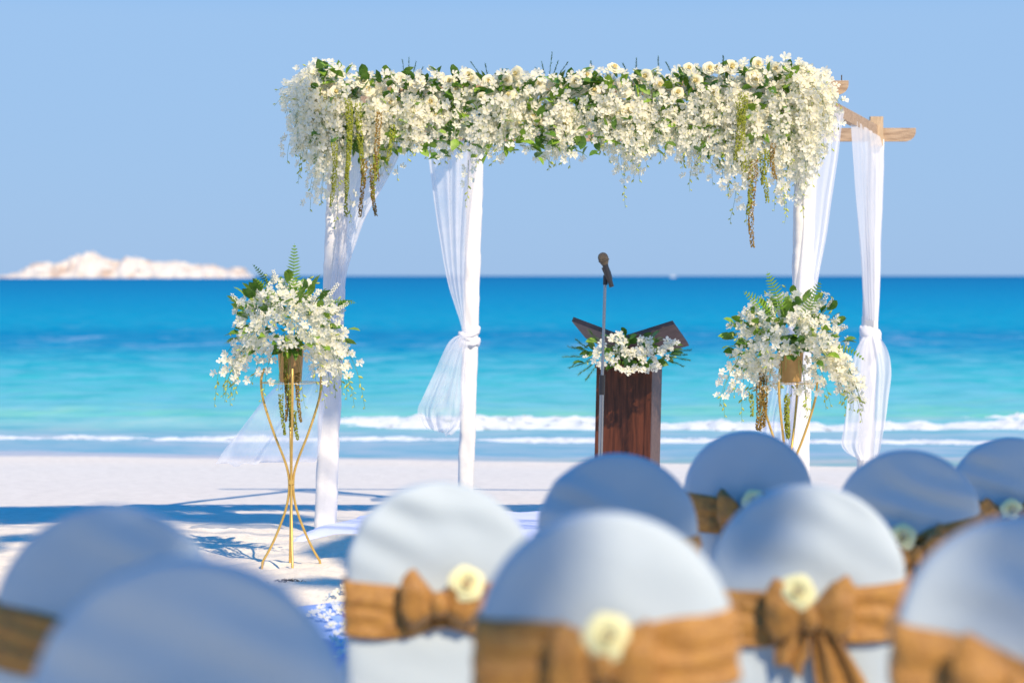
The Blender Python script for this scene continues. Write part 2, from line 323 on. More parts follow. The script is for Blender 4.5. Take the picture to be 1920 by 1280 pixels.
def foam_line(y0, wid, hgt, x0, x1, seed, amp, gaps=.0, slope=0.0, step=.06):
    """a rolling ragged line of foam along the shore"""
    g = M(); nx = int((x1-x0)/step); rows = []
    for i in range(nx+1):
        x = x0+(x1-x0)*i/nx
        c = y0+slope*x+amp*nz(x*.35, seed)+.12*nz(x*1.6, seed+4)
        a = .65+.75*nz(x*.7, seed+1)+.35*nz(x*3.1, seed+2)-gaps
        a = max(.02, a)*min(1, (x-x0)/1.5)*1.0
        w = wid*(.6+.5*a); r = []
        for k in range(15):
            v = k/14; s = math.sin(math.pi*v)**.7
            yy_ = c+(v-.5)*w*2+.10*wid*nz(x*6, v*4, seed)
            z = hgt*a*s*(.9+.7*nz(x*4, v*6, seed+3)+.6*nz(x*11, v*9, seed+5)+.3*abs(nz(x*25, v*16, seed)))
            r.append((x, yy_, swell(x, yy_)*(1 if hgt > .05 else .6)-.015+max(z, 0)))
        rows.append(r)
    g.grid(rows); return g
f = foam_line(31.3, .62, .115, -2.9, 14, 3, .35, 0, -.07)
tag(build(f, 'breaking_wave', m_foam), 'bright white foaming breaker behind the arch and lectern', 'wave')
f = foam_line(28.4, .38, .035, -12, 12, 23, .2, -.35, -.06)
tag(build(f, 'foam_line', m_foam), 'thin line of spent foam nearest the sand', 'foam')
f = foam_line(33.9, .35, .16, 6.3, 9.2, 33, .25, .25, -.1)
tag(build(f, 'whitecap', m_foam), 'small patch of white spray on the green wave at right', 'wave')

# ------------------------------------------------------------------ island, far boat
isl = thing('rocky_island', 'long low island of pale pinkish boulders on the left horizon', 'island', (-400, 2200, 0))
IX = [-20, 10, 40, 65, 80, 100, 130, 150, 170, 185, 205, 225, 240, 265, 285, 310, 330, 360, 380, 400, 425, 445, 458, 470]
IH = [1, 6, 12, 22, 32, 24, 34, 44, 49, 40, 33, 30, 39, 36, 29, 30, 31, 26, 24, 25, 15, 20, 14, 1]
IX = [v-3 for v in IX]
g = M(); rows = []
for j in range(34):
    v = j/33
    r = []
    for i in range(250):
        px = lerp(-18, 468, i/249); x = (px-960)/F*2200; hh = interp(px, IX, IH)/F*2200
        prof = math.sin(math.pi*min(1, max(0, v)))**.55
        y = 2160+v*110+6*nz(px*.05, v*3)
        b = 1-abs(nz(x*.10, v*5, 3))*1.1-.5*abs(nz(x*.23, v*11, 8))
        z = hh*prof*(.70+.42*b)+.6*nz(x*.5, v*20)
        r.append((x, y, z-.8 if 0 < j < 33 else -3))
    rows.append(r)
g.grid(rows); build(g, 'rock', m_rock, isl)
random.seed(11)
bm_ = []
for k in range(46):      # boulders that stand out along the crest and foot
    px = random.uniform(25, 455); hh = interp(px, IX, IH)/F*2200
    u = random.random(); rr = lerp(2.2, 5.5, random.random()**1.5)*min(1, hh/14)
    g = M(); c = Vector(((px-960)/F*2200, 2165+u*40, hh*(.35+.6*u))); sd = random.random()*50
    rows = []
    for i in range(7):
        th = math.pi*i/6
        rows.append([c+Vector((math.sin(th)*math.cos(a)*1.2, math.sin(th)*math.sin(a), math.cos(th)*.85))*rr*(1+.45*nz(math.cos(a)*2+sd, math.sin(a)*2, th)) for a in [2*math.pi*q/9 for q in range(9)]])
    g.grid(rows, 0, True, flip=True); build(g, 'boulder', m_rock, isl)
bt = thing('boat', 'tiny white boat far off on the horizon above the lectern', 'boat', (P(1262, 520, 2600).x, 2600, 0))
g = M(); L = 3.6
st = [(-1, .55), (-.5, 1), (.2, 1), (.7, .7), (1, .05)]
rows = [[(bt.location.x+s*L, 2600+w*1.1*q, z) for q, z in ((-1, 1.3-.1*s), (-.7, -.2), (.7, -.2), (1, 1.3-.1*s))] for s, w in st]
g.grid(rows); g.poly(rows[0]); g.poly([r[0] for r in rows]+[r[3] for r in rows][::-1]); build(g, 'hull', m_white, bt, False)
g = M(); x = bt.location.x; g.box(x-2, x+1, 2599.2, 2600.8, 1.3, 3.0); g.box(x-2.2, x+1.3, 2599, 2601, 3.0, 3.2); build(g, 'cabin', m_white, bt, False)

# ------------------------------------------------------------------ trees behind and right of the camera that shade the chairs and the sand
def clump(mb, c, r, n, size, rnd):
    for _ in range(n):
        d = Vector((rnd.gauss(0, 1), rnd.gauss(0, 1), rnd.gauss(0, 1))).normalized()*r*rnd.random()**.4
        p = c+d; q = Quaternion(Vector((rnd.gauss(0, 1), rnd.gauss(0, 1), rnd.gauss(0, 1))).normalized(), rnd.uniform(0, 6.28))
        s = size*rnd.uniform(.7, 1.3)
        a = q @ Vector((s, 0, 0)); b = q @ Vector((0, s*.42, 0)); nn = q @ Vector((0, 0, s*.12))
        mb.poly([p-a, p-b*.9+nn, p+a, p+b+nn])
# (point that falls in shade, radius of the shade, distance to the branch that shades it)
SHADE = {
 'a': [(P(x, y, 2.95), r_, s_) for x, y, r_, s_ in ((200, 1200, .17, 15), (355, 1120, .17, 15.4), (500, 1180, .17, 14.6), (355, 1250, .2, 15.2), (110, 1290, .16, 14.8), (590, 1270, .15, 15), (270, 1120, .14, 15.1), (430, 1110, .14, 14.9), (280, 1230, .17, 14.7), (430, 1240, .17, 15.3))]
    + [(P(x, y, 4.1), r_, s_) for x, y, r_, s_ in ((70, 1080, .13, 15), (210, 1110, .13, 15.4), (20, 1160, .15, 14.8), (150, 1180, .15, 15.2))]
    + [(P(x, y, 3.75), r_, s_) for x, y, r_, s_ in ((945, 1100, .085, 14), (985, 1035, .07, 14.4), (905, 1190, .08, 14.2))]
    + [(P(x, y, 3.6), r_, s_) for x, y, r_, s_ in ((1890, 1030, .08, 15), (1900, 1120, .08, 15.4), (1960, 1060, .12, 14.7), (1910, 980, .06, 15.1))]
    + [(P(x, y, 5.0), r_, s_) for x, y, r_, s_ in ((1378, 1030, .09, 15), (1400, 960, .06, 15.3))],
 'b': [(P(x, y, 6.0), r_, s_) for x, y, r_, s_ in ((1060, 930, .15, 15), (1157, 890, .14, 15.4), (1250, 930, .15, 14.6), (1157, 980, .2, 15), (1100, 870, .08, 15), (1230, 880, .08, 15))]
    + [(P(x, y, 7.5), r_, s_) for x, y, r_, s_ in ((1330, 900, .16, 15), (1400, 880, .14, 15.4), (1470, 880, .16, 14.7), (1400, 960, .2, 15), (1330, 850, .08, 15.3))]
    + [(P(x, y, 6.67), r_, s_) for x, y, r_, s_ in ((1620, 930, .12, 15), (1700, 900, .10, 15.4), (1780, 930, .13, 14.8), (1700, 990, .16, 15))]
    + [(P(x, y, 7.8), r_, s_) for x, y, r_, s_ in ((1840, 880, .16, 15), (1910, 860, .15, 15.4), (1890, 930, .2, 15))]
    + [(P(655, 1045, 12.2), .22, 15.2), (P(715, 1075, 11.9), .25, 15), ((-.95, 10.9, .6), .20, 15), ((-.55, 10.75, .6), .22, 15.3), ((-1.5, 10.6, .6), .3, 15), ((-.9, 8.6, .65), .3, 15.4)],
 'c': [((x, 15.0+.22*math.sin(x*2), .5), .62, 15+.5*math.sin(x*5)) for x in (-6.6, -5.8, -5.0, -4.3, -3.6, -3.0)]
      + [((x, 14.55, .5), .34, 15+.3*math.sin(x*5)) for x in (-2.05, -1.7)] + [((x, 15.45, .5), .24, 15+.3*math.sin(x*5)) for x in (-3.6, -3.0)]
      + [((-3.0, 13.0, .6), .20, 15.4), ((-3.2, 12.6, .6), .2, 15)]}
TR = {'a': ((11.5, -9.5), 'broad leafy shore tree behind the rows of chairs, out of frame'), 'b': ((12.5, -2.5), 'spreading shore tree beside the rows of chairs, out of frame'), 'c': ((11.5, 6.5), 'leafy tree at the right edge of the beach, out of frame')}
rnd = random.Random(3)
for k, L in SHADE.items():
    (tx, ty), lab = TR[k]; base = Vector((tx, ty, zg(tx, ty)-.1))
    t = thing('shore_tree', lab, 'tree', base)
    g = M(); top = base+Vector((.2, .1, 4.6))
    g.tube([base, base+Vector((.15, 0, 1.5)), base+Vector((0, .1, 3)), top], lambda s: .26-.10*s, 12); build(g, 'trunk', m_bark, t)
    cr = M(); br = M()
    for p, r, s in L:
        c = Vector(p)+SD*s
        clump(cr, c, r*1.05, int((620 if k == 'c' else 900)*(r/.4)**1.7)+70, .085 if r > .2 else .05, rnd)
        m = top.lerp(c, .5)-Vector((0, 0, .5)); br.tube([top+Vector((0, 0, -.3)), m, c], lambda s: .035-.028*s, 6)
    build(br, 'branch', m_bark, t, kind='stuff'); build(cr, 'crown', m_tleaf, t, kind='stuff')

# ------------------------------------------------------------------ the arch
def wrapped_post(pt_top, pt_bot, half, seed, arch):
    """post wound with cloth: a rounded square column with slanting creases"""
    g = M(); rows = []; n = 28; H = (pt_top-pt_bot).length; K = int(H/.02)
    for i in range(K+1):
        s = i/K; c = pt_bot.lerp(pt_top, s); z = s*H; r = []
        for k in range(n):
            a = 2*math.pi*k/n+.12; ca, sa = math.cos(a), math.sin(a)
            e = (abs(ca)**4.5+abs(sa)**4.5)**(-1/4.5)
            w = z*7+a*.9+1.6*nz(z*1.7, math.cos(a), seed)
            cre = -.0075*max(0, math.sin(w*2.0))**6*max(0, .5+nz(z*2.3, ca*1.5, seed+9)*2)+.006*nz(z*6+a, ca, seed+4)+.0025*nz(ca*2+z*2, sa*2, z*9+seed)+.004*nz(z*4, ca, seed+7)
            band = .004*((z*3.1+a/6.283) % 1)
            rr = half*e*(.93+.0)+cre+band
            r.append(c+Vector((ca*rr, sa*rr, 0)))
        rows.append(r)
    g.grid(rows, 0, True); g.poly(rows[-1])
    return build(g, 'wrapped_post', m_wrap, arch)
D1, D2 = 13.5, 16.1
arch = thing('wedding_arch', 'square wooden canopy frame with posts wrapped in white cloth', 'arch', P(1053, 990, D1))
posts = {'fl': ((640, 175), (609, 993), D1, .071), 'fr': ((1513, 175), (1494, 993), D1, .068), 'bl': ((893, 248), (872, 955), D2, .062), 'br': ((1643, 262), (1619, 955), D2, .060)}
PT = {}
for k, (t_, b_, d, h) in posts.items():
    a, b = P(*t_, d), P(*b_, d); b.z = zg(b.x, b.y)-.05; PT[k] = (a, b)
    wrapped_post(a, b, h, 2+len(PT)*3.0, arch)
def beam(p, q, h, w, name='beam', m=m_wood, nose=True):
    """squared timber from p to q with under-rounded ends"""
    g = M(); ax = (q-p); L = ax.length; ax.normalize(); side = ax.cross(Vector((0, 0, 1))).normalized()
    prof = []
    R_ = h*.75
    if nose:
        for i in range(7): a = math.pi/2*i/6; prof.append((R_*(1-math.sin(a)), -h/2 if False else -h/2+R_*(1-math.cos(a))))
        low = [(x, z) for x, z in prof][::-1]     # from the side down to the bottom
        pts = [(0, h/2)]+[(x, z) for x, z in low]
        pts = [(0, h/2)]+[(R_*(1-math.cos(a)), -h/2+R_*(1-math.sin(a))) for a in [math.pi/2*i/6 for i in range(7)]]
        pts += [(L-x, z) for x, z in pts[::-1]]
    else: pts = [(0, h/2), (0, -h/2), (L, -h/2), (L, h/2)]
    A = [p+ax*x+Vector((0, 0, z))-side*w/2 for x, z in pts]; B = [a+side*w for a in A]
    g.poly(A); g.poly(B[::-1])
    for i in range(len(A)): j = (i+1) % len(A); g.poly([A[i], B[i], B[j], A[j]])
    return build(g, name, m, arch, False, bevel=.004)
beam(P(552, 167, D1-.05), P(1590, 165, D1-.05), .088, .05)
beam(P(700, 253, D2-.02), P(1716, 253, D2-.02), .10, .05)
g0 = P(1512, 158, D1+.0); g1 = P(1644, 232, D2-.06)
beam(P(1500, 172, D1+.03), P(1641, 246, D2-.06), .088, .045, nose=False)
beam(P(640, 172, D1+.03), P(893, 246, D2-.06), .088, .045, nose=False)
g = M(); a = P(1642.5, 274, D2-.07); b = P(1643, 219, D2-.07)
hw = .048
g.hexa([a+Vector((-hw, -.03, 0)), a+Vector((hw, -.03, 0)), a+Vector((hw, .03, 0)), a+Vector((-hw, .03, 0))], [b+Vector((-hw, -.03, 0)), b+Vector((hw, -.03, 0)), b+Vector((hw, .03, 0)), b+Vector((-hw, .03, 0))])
build(g, 'post_top', m_wood_v, arch, False, bevel=.004)
g = M(); a = P(893, 280, D2-.07); b = P(894, 222, D2-.07)
g.hexa([a+Vector((-hw, -.03, 0)), a+Vector((hw, -.03, 0)), a+Vector((hw, .03, 0)), a+Vector((-hw, .03, 0))], [b+Vector((-hw, -.03, 0)), b+Vector((hw, -.03, 0)), b+Vector((hw, .03, 0)), b+Vector((-hw, .03, 0))])
build(g, 'post_top', m_wood_v, arch, False, bevel=.004)
g = M(); n0 = P(1578, 153, D1-.06); g.tube([n0, n0+Vector((0, 0, .04))], .0035, 6); build(g, 'nail', m_bark, arch)
g = M(); c = P(1636, 243, D2-.105); g.tube([c+Vector((.018*math.cos(a), 0, .022*math.sin(a))) for a in [i*.55 for i in range(11)]], .003, 6); build(g, 'wire_loop', m_black, arch)

# ------------------------------------------------------------------ curtains
def cloth(name, rows, nf, amp, mat_, parent, seed=0, cols=90, steps=90, ragged=0, hem=True, tex=1.0):
    """gathered cloth through rows of (x left, y left, x right, y right, depth)"""
    rows = [tuple(q) if len(q) == 6 else tuple(q)+(q[4],) for q in rows]; K = len(rows); g = M(); out = []
    def cat(i, t, j):
        p0, p1, p2, p3 = (rows[max(i-1, 0)][j], rows[i][j], rows[min(i+1, K-1)][j], rows[min(i+2, K-1)][j])
        return .5*((2*p1)+(-p0+p2)*t+(2*p0-5*p1+4*p2-p3)*t*t+(-p0+3*p1-3*p2+p3)*t**3)
    for s in range(steps+1):
        u = s/steps*(K-1); i = min(int(u), K-2); t = u-i; v = [cat(i, t, j) for j in range(6)]
        A = P(v[0], v[1], v[4]); B = P(v[2], v[3], v[5]); w = (B-A).length; r = []
        am = amp*min(1.3, w/.25)
        for c in range(cols+1):
            q = c/cols; ph = q*nf*2*math.pi+4.5*nz(q*3.2, s*.012, seed)+1.2*nz(s*.03, q*3, seed+2)
            p = A.lerp(B, q)
            p.y += am*((.6+.9*abs(nz(q*4, s*.01, seed+8)))*math.sin(ph)+.45*math.sin(ph*2.3+seed)+.5*nz(q*6, s*.06, seed+5))
            p.x += am*.35*math.cos(ph*1.1)*min(1, 4*q*(1-q))*tex+.006*nz(s*.05, seed, 3)
            if s == steps and ragged: p.z += ragged*nz(q*7, seed)
            p.z += .004*tex*nz(q*8, s*.12, seed)
            r.append(p)
        out.append(r)
    g.grid(out)
    o = build(g, name, mat_, parent); return o
def knot(parent, px, py, d, w, h, seed, m=m_sheer, name='knot'):
    """cloth wound tightly round the post: stacked, slanting rolls"""
    for q in range(3):
        g = M(); c = P(px, py, d); K = 40; rows = []
        zz = (q-1)*h*.30; tilt = .45*math.sin(seed+q*2.5)
        for i in range(K+1):
            a = 2*math.pi*i/K; ring = []
            cc = c+Vector((w*.93*math.cos(a), w*math.sin(a)*.9, zz+tilt*w*math.cos(a)))
            rad = Vector((math.cos(a), math.sin(a), 0))
            for j in range(12):
                b = 2*math.pi*j/12; rr = .022*(1+.22*math.sin(b*3+a*2)+.3*nz(math.cos(a)*2, math.sin(a)*2+j, seed+q))
                ring.append(cc+rad*math.cos(b)*rr*.55+Vector((0, 0, math.sin(b)*rr*1.25*(h/.09))))
            rows.append(ring)
        g.grid(rows, 0, True); build(g, name, m, parent)
m_knot = mat('gathered white cloth', (.84, .84, .86), .7, .2, bump=.3, bscale=25, trans=.15)
cu = 'sheer curtains tied to the posts of the arch'
c1 = thing('curtain', 'sheer white curtain on the front left post, tail blowing left over the sand', 'curtain', P(640, 300, D1), group=cu)
cloth('drape', [(646, 215, 770, 225, 13.45), (642, 300, 745, 300, 13.45), (634, 390, 690, 400, 13.42), (630, 450, 668, 455, 13.42), (622, 520, 650, 520, 13.4), (610, 610, 642, 612, 13.4)], 3.5, .016, m_sheer_o, c1, 1)
knot(c1, 617, 628, 13.5, .085, .10, 1, m_knot)
cloth('tail', [(596, 632, 628, 640, 13.42), (560, 675, 615, 700, 13.35), (505, 735, 608, 760, 13.3), (458, 795, 602, 815, 13.25), (418, 848, 598, 850, 13.2), (404, 870, 590, 866, 13.2)], 2.4, .018, m_sheer_t, c1, 3, ragged=.05)
c2 = thing('curtain', 'sheer white curtain knotted on the back left post, short tail left of it', 'curtain', P(880, 300, D2), group=cu)
cloth('drape', [(800, 262, 905, 262, 16.0), (808, 330, 893, 330, 16.0), (822, 430, 882, 430, 16.0), (840, 530, 874, 530, 15.98), (862, 600, 874, 605, 15.96), (866, 622, 880, 626, 15.95)], 3.2, .020, m_sheer, c2, 5)
knot(c2, 880, 634, 16.1, .078, .10, 3, m_knot)
cloth('tail', [(862, 628, 878, 640, 15.98), (842, 640, 874, 672, 15.96), (818, 690, 872, 710, 15.93), (795, 740, 870, 755, 15.9), (783, 768, 866, 780, 15.9), (790, 792, 860, 802, 15.9), (800, 802, 846, 816, 15.9)], 2.5, .018, m_sheer, c2, 7, ragged=.03)
c3 = thing('curtain', 'sheer white curtain hanging beside the front right post behind the flowers', 'curtain', P(1540, 300, D1), group=cu)
cloth('drape', [(1514, 172, 1583, 210, 13.36, 14.4), (1509, 262, 1575, 264, 13.4, 14.3), (1508, 350, 1563, 352, 13.42, 14.1), (1506, 440, 1550, 442, 13.42, 13.9), (1500, 530, 1534, 532, 13.4, 13.65), (1494, 620, 1518, 622, 13.4)], 4, .010, m_sheer_o, c3, 9)
knot(c3, 1503, 634, 13.5, .082, .10, 5, m_knot)
cloth('tail', [(1478, 640, 1512, 648, 13.4), (1450, 690, 1512, 700, 13.38), (1432, 760, 1505, 765, 13.36), (1424, 810, 1500, 812, 13.36), (1430, 838, 1492, 842, 13.36)], 4, .025, m_sheer_t, c3, 10, ragged=.03)
c4 = thing('curtain', 'opaque white curtain on the back right post, full tail hanging below its knot', 'curtain', P(1630, 300, D2), group=cu)
cloth('drape', [(1594, 220, 1650, 257, 15.05, 15.97), (1600, 300, 1657, 302, 15.2, 15.97), (1606, 380, 1655, 382, 15.4, 15.98), (1613, 460, 1652, 462, 15.6, 15.98), (1618, 540, 1650, 540, 15.8, 16.0), (1622, 600, 1646, 602, 16.0)], 5, .008, m_sheer_o, c4, 11)
knot(c4, 1632, 640, 16.0, .075, .16, 7, m_knot)
cloth('tail', [(1618, 632, 1646, 628, 15.9), (1603, 665, 1664, 655, 15.88), (1596, 700, 1670, 700, 15.86), (1588, 760, 1664, 760, 15.86), (1582, 805, 1656, 810, 15.86), (1580, 838, 1650, 845, 15.86), (1600, 856, 1640, 872, 15.86)], 2.3, .014, m_sheer_o, c4, 13, ragged=.03)

# ------------------------------------------------------------------ flower templates, all facing +Z, about 1 unit across
def petal(mb, a, L, Wd, lift, curl, mi=0, base=.04, tw=0):
    ca, sa = math.cos(a), math.sin(a)
    def q(r, w, z): return (r*ca-w*sa, r*sa+w*ca, z)
    b = len(mb.v)
    mb.v += [q(base, 0, 0), q(L*.42, -Wd*.8, lift*.4), q(L*.42, 0, lift*.4-.05), q(L*.42, Wd*.8, lift*.4), q(L*.8, -Wd*.85, lift+curl*.3+tw), q(L*.8, 0, lift-.02+curl*.3), q(L*.8, Wd*.85, lift+curl*.3-tw), q(L, 0, lift+curl)]
    for f in ((0, 1, 2), (0, 2, 3), (1, 4, 5, 2), (2, 5, 6, 3), (4, 7, 5), (5, 7, 6)): mb.f.append(tuple(b+i for i in f)); mb.m.append(mi)
def t_orchid(seed):
    r = random.Random(seed); g = M()
    op = r.uniform(.0, .16)
    for k, (a, L, w) in enumerate(((90, .52, .13), (162, .52, .21), (18, .52, .21), (222, .50, .13), (318, .50, .13))):
        petal(g, R(a+r.uniform(-6, 6)), L*r.uniform(.9, 1.08), w, .08+op, r.uniform(-.14, .10), 0, tw=r.uniform(-.04, .04))
    petal(g, R(270), .30, .11, .16, .05, 0, .02); b = len(g.v)   # lip and its yellow throat
    for k in range(5): a = R(72*k); g.v.append((.065*math.cos(a), .065*math.sin(a)-.05, .09))
    g.v.append((0, -.05, .17))
    for k in range(5): g.f.append((b+k, b+(k+1) % 5, b+5)); g.m.append(1)
    return g
def t_bud():
    g = M(); g.lathe([(.01, -.5), (.16, -.25), (.2, .05), (.12, .38), (.01, .5)], n=5); return g
def t_rose(seed, core=1):
    r = random.Random(seed); g = M()
    for ring, (n, Ra, h, fl) in enumerate(((2, .10, .34, 0), (3, .19, .33, .02), (4, .29, .29, .07), (5, .40, .21, .13), (5, .50, .11, .20))):
        for k in range(n):
            a0 = 2*math.pi*k/n+ring*.7+r.uniform(-.15, .15); sp = 2*math.pi/n*.72; rows = []
            for v in (0, .4, .75, 1):
                row = []
                for u in (-1, -.5, 0, .5, 1):
                    rad = Ra*(.45+.55*v**.7)+fl*v*v*(1-.4*abs(u))+.02*(1-abs(u)); a = a0+u*sp
                    z = -.05+h*v-(fl*.9)*v**3-.07*u*u*v+r.uniform(-.012, .012)
                    row.append((rad*math.cos(a), rad*math.sin(a), z))
                rows.append(row)
            g.grid(rows, 1 if ring < 2 else 0)
    g.lathe([(.12, -.08), (.09, .15), (.05, .27), (.01, .29)], n=7, mi=1)
    return g
def t_leaf(wd=.22):
    g = M()
    S_ = [(0, .02, 0), (.2, wd*.75, .05), (.45, wd, .07), (.75, wd*.7, .03), (1, .0, -.06)]
    g.grid([[(s, -w, z+.05*w/wd), (s, 0, z), (s, w, z+.05*w/wd)] for s, w, z in S_]); return g
def t_filler(seed):
    r = random.Random(seed); g = M()
    for k in range(26):
        t = k/25; a = k*2.4; c = Vector((.11*math.cos(a), .11*math.sin(a), t-.4)); s = .085*r.uniform(.8, 1.2)*(1-.3*t)
        b = len(g.v); g.v += [tuple(c+Vector(d)*s) for d in ((1, 0, 0), (-1, 0, 0), (0, 1, 0), (0, -1, 0), (0, 0, 1), (0, 0, -1))]
        for f in ((0, 2, 4), (2, 1, 4), (1, 3, 4), (3, 0, 4), (2, 0, 5), (1, 2, 5), (3, 1, 5), (0, 3, 5)): g.f.append(tuple(b+i for i in f)); g.m.append(0)
    return g
T = {'orchid': [t_orchid(s) for s in range(6)], 'bud': [t_bud()], 'rose': [t_rose(s) for s in range(3)], 'leaf': [t_leaf(), t_leaf(.3)], 'filler': [t_filler(s) for s in range(3)]}
MATS = {'orchid': [m_petal_w, m_throat], 'bud': [m_bud], 'rose': [m_rose, m_rose_core], 'leaf': [m_leaf], 'filler': [m_foam_b], 'leaf_light': [m_leaf_l], 'chair_rose': [m_crose, m_rose]}
T['leaf_light'] = T['leaf']; T['chair_rose'] = [T['rose'][0]]
MESH = {}
def shared(kind, i):
    if (kind, i) not in MESH: MESH[(kind, i)] = T[kind][i].data(kind, MATS[kind], True)
    return MESH[(kind, i)]
def orient(n, rnd, roll=None):
    return Vector(n).to_track_quat('Z', 'Y') @ Quaternion((0, 0, 1), rnd.uniform(0, 6.283) if roll is None else roll)
def aim(d, rnd, nrm=None):
    """quaternion whose X axis lies along d, roughly face up"""
    q = Vector(d).to_track_quat('X', 'Z'); return q @ Quaternion((1, 0, 0), rnd.uniform(-1.0, 1.0))
def part(kind, name, inst, parent):
    p, q, s, i = inst; o = link(name, shared(kind, i), parent, p-parent.location); o.rotation_mode = 'QUATERNION'; o.rotation_quaternion = q; o.scale = (s, s, s); return o
def merged(kind, name, insts, parent):
    if not insts: return
    V = []; Fc = []; Mi = []; off = 0; L = np.array(parent.location)
    cache = {i: np.array(t.v) for i, t in enumerate(T[kind])}
    for p, q, s, i in insts:
        t = T[kind][i]; v = cache[i] @ np.array(q.to_matrix()).T*s+np.array(p)-L; V.append(v)
        Fc += [tuple(a+off for a in f) for f in t.f]; Mi += t.m; off += len(v)
    g = M(); g.v = np.concatenate(V).tolist(); g.f = Fc; g.m = Mi
    link(name, g.data(name, MATS[kind], True), parent, kind='stuff')
def emit(kind, name, insts, parent, limit):
    insts = sorted(insts, key=lambda t: t[0].y-t[2]*2)
    for t in insts[:limit]: part(kind, name, t, parent)
    merged(kind, name+'_mass', insts[limit:], parent)

class Bouquet:
    def __init__(s, seed): s.r = random.Random(seed); s.o = []; s.b = []; s.ro = []; s.le = []; s.ll = []; s.fi = []; s.st = M()
    def blossom(s, p, n, size): s.o.append((Vector(p), orient(n, s.r), size, s.r.randrange(6)))
    def spray(s, p0, d0, L, droop=1.0, size=.052, gap=.024, buds=.22, out=None, face=(0, -1, .1)):
        """a stem of orchids that arches over under its own weight"""
        r = s.r; n = max(5, int(L/.02)); p = Vector(p0); d = Vector(d0).normalized(); pts = [p.copy()]
        for i in range(n):
            d = (d+Vector((0, 0, -1))*droop*.09+Vector((r.gauss(0, .06), r.gauss(0, .04), 0))).normalized(); p = p+d*L/n; pts.append(p.copy())
        s.st.tube(pts, lambda t: .0016-.0006*t, 3, cap=False)
        k = int(L/gap); side = 1
        for i in range(k):
            t = (i+.5)/k; q = pts[min(n, int(t*n))]; side = -side
            tang = (pts[min(n, int(t*n)+1)]-pts[max(0, int(t*n)-1)]).normalized()
            lat = tang.cross(Vector((0, -1, 0)))
            lat = lat.normalized() if lat.length > .1 else Vector((1, 0, 0))
            if t > 1-buds:
                sz = .026*(1.25-(t-(1-buds))/buds*.7); dirn = (tang*.8+lat*side*.6+Vector((r.gauss(0, .2), r.gauss(0, .3), 0))).normalized()
                s.b.append((q+dirn*.014, orient(dirn, r), sz, 0))
            else:
                sz = size*(1.08-.3*t)*r.uniform(.85, 1.12); o = lat*side*r.uniform(.012, .032)+Vector((0, -.012, 0))+Vector((r.gauss(0, .009), r.gauss(0, .016), r.gauss(0, .008)))
                f = (Vector(face)+lat*side*.55+Vector((r.gauss(0, .35), r.gauss(0, .25), r.gauss(0, .35)))).normalized()
                s.blossom(q+o, f, sz)
    def leaf(s, p, d, size, light=False): (s.ll if light else s.le).append((Vector(p), aim(d, s.r), size, s.r.randrange(2)))
    def finish(s, parent, lim=300, ll=200):
        emit('orchid', 'orchid_blossom', s.o, parent, lim); emit('bud', 'bud', s.b, parent, 60)
        emit('rose', 'rose', s.ro, parent, 300); emit('leaf', 'leaf', s.le, parent, ll); emit('leaf_light', 'light_leaf', s.ll, parent, 100)
        emit('filler', 'filler_flower', s.fi, parent, 100)
        if s.st.v: build(s.st, 'stems', m_stem, parent, kind='stuff')

def amaranth(parent, p0, L, rad, seed, m=m_amar, sway=.03):
    """a hanging tassel of tiny beads"""
    r = random.Random(seed); g = M(); n = int(L/.004); 
    for i in range(n):
        t = i/n; c = Vector(p0)+Vector((sway*math.sin(t*2.2+seed)*t, .01*math.sin(t*5+seed), -L*t))
        w = rad*(1-.55*t)*(.8+.35*nz(t*9, seed))
        for k in range(3):
            a = r.uniform(0, 6.28); q = c+Vector((math.cos(a)*w, math.sin(a)*w, r.uniform(-.004, .004))); s = .0048*r.uniform(.7, 1.4)
            b = len(g.v); g.v += [tuple(q+Vector(d)*s) for d in ((1, 0, .2), (-.6, .8, 0), (-.6, -.8, 0), (0, 0, 1.1), (0, 0, -1.1))]
            for f in ((0, 1, 3), (1, 2, 3), (2, 0, 3), (1, 0, 4), (2, 1, 4), (0, 2, 4)): g.f.append(tuple(b+j for j in f)); g.m.append(0)
    return build(g, 'amaranth_tassel', m, parent, False)
def fern(parent, p0, d0, L, wd, m=m_fern, n=11, face=(0, -1, 0), droop=.02, taper=True):
    """a frond: midrib and two ranks of leaflets"""
    g = M(); d = Vector(d0).normalized(); p = Vector(p0); pts = [p.copy()]
    for i in range(n): d = (d+Vector((0, 0, -droop))).normalized(); p = p+d*L/n; pts.append(p.copy())
    g.tube(pts, lambda t: .0025*(1-.7*t), 4, cap=False)
    for i in range(2, n+1):
        t = i/n; tg = (pts[i]-pts[i-1]).normalized(); lat = tg.cross(Vector(face)).normalized(); nn = lat.cross(tg).normalized()
        w = wd*(math.sin(math.pi*min(1, .18+t*.82))**.7 if taper else 1)*(.9+.2*((i*7) % 3)/3)
        for sd in (-1, 1):
            q = pts[i]; e = q+lat*sd*w+tg*w*.35; h = L/n*.24; b = len(g.v)
            g.v += [tuple(q-tg*h), tuple(q+tg*h), tuple(q.lerp(e, .55)+tg*h*1.0+nn*.004), tuple(e), tuple(q.lerp(e, .55)-tg*h*1.0-nn*.002)]
            g.f.append((b, b+4, b+3, b+2, b+1)); g.m.append(0)
    return build(g, 'fern_frond', m, parent)
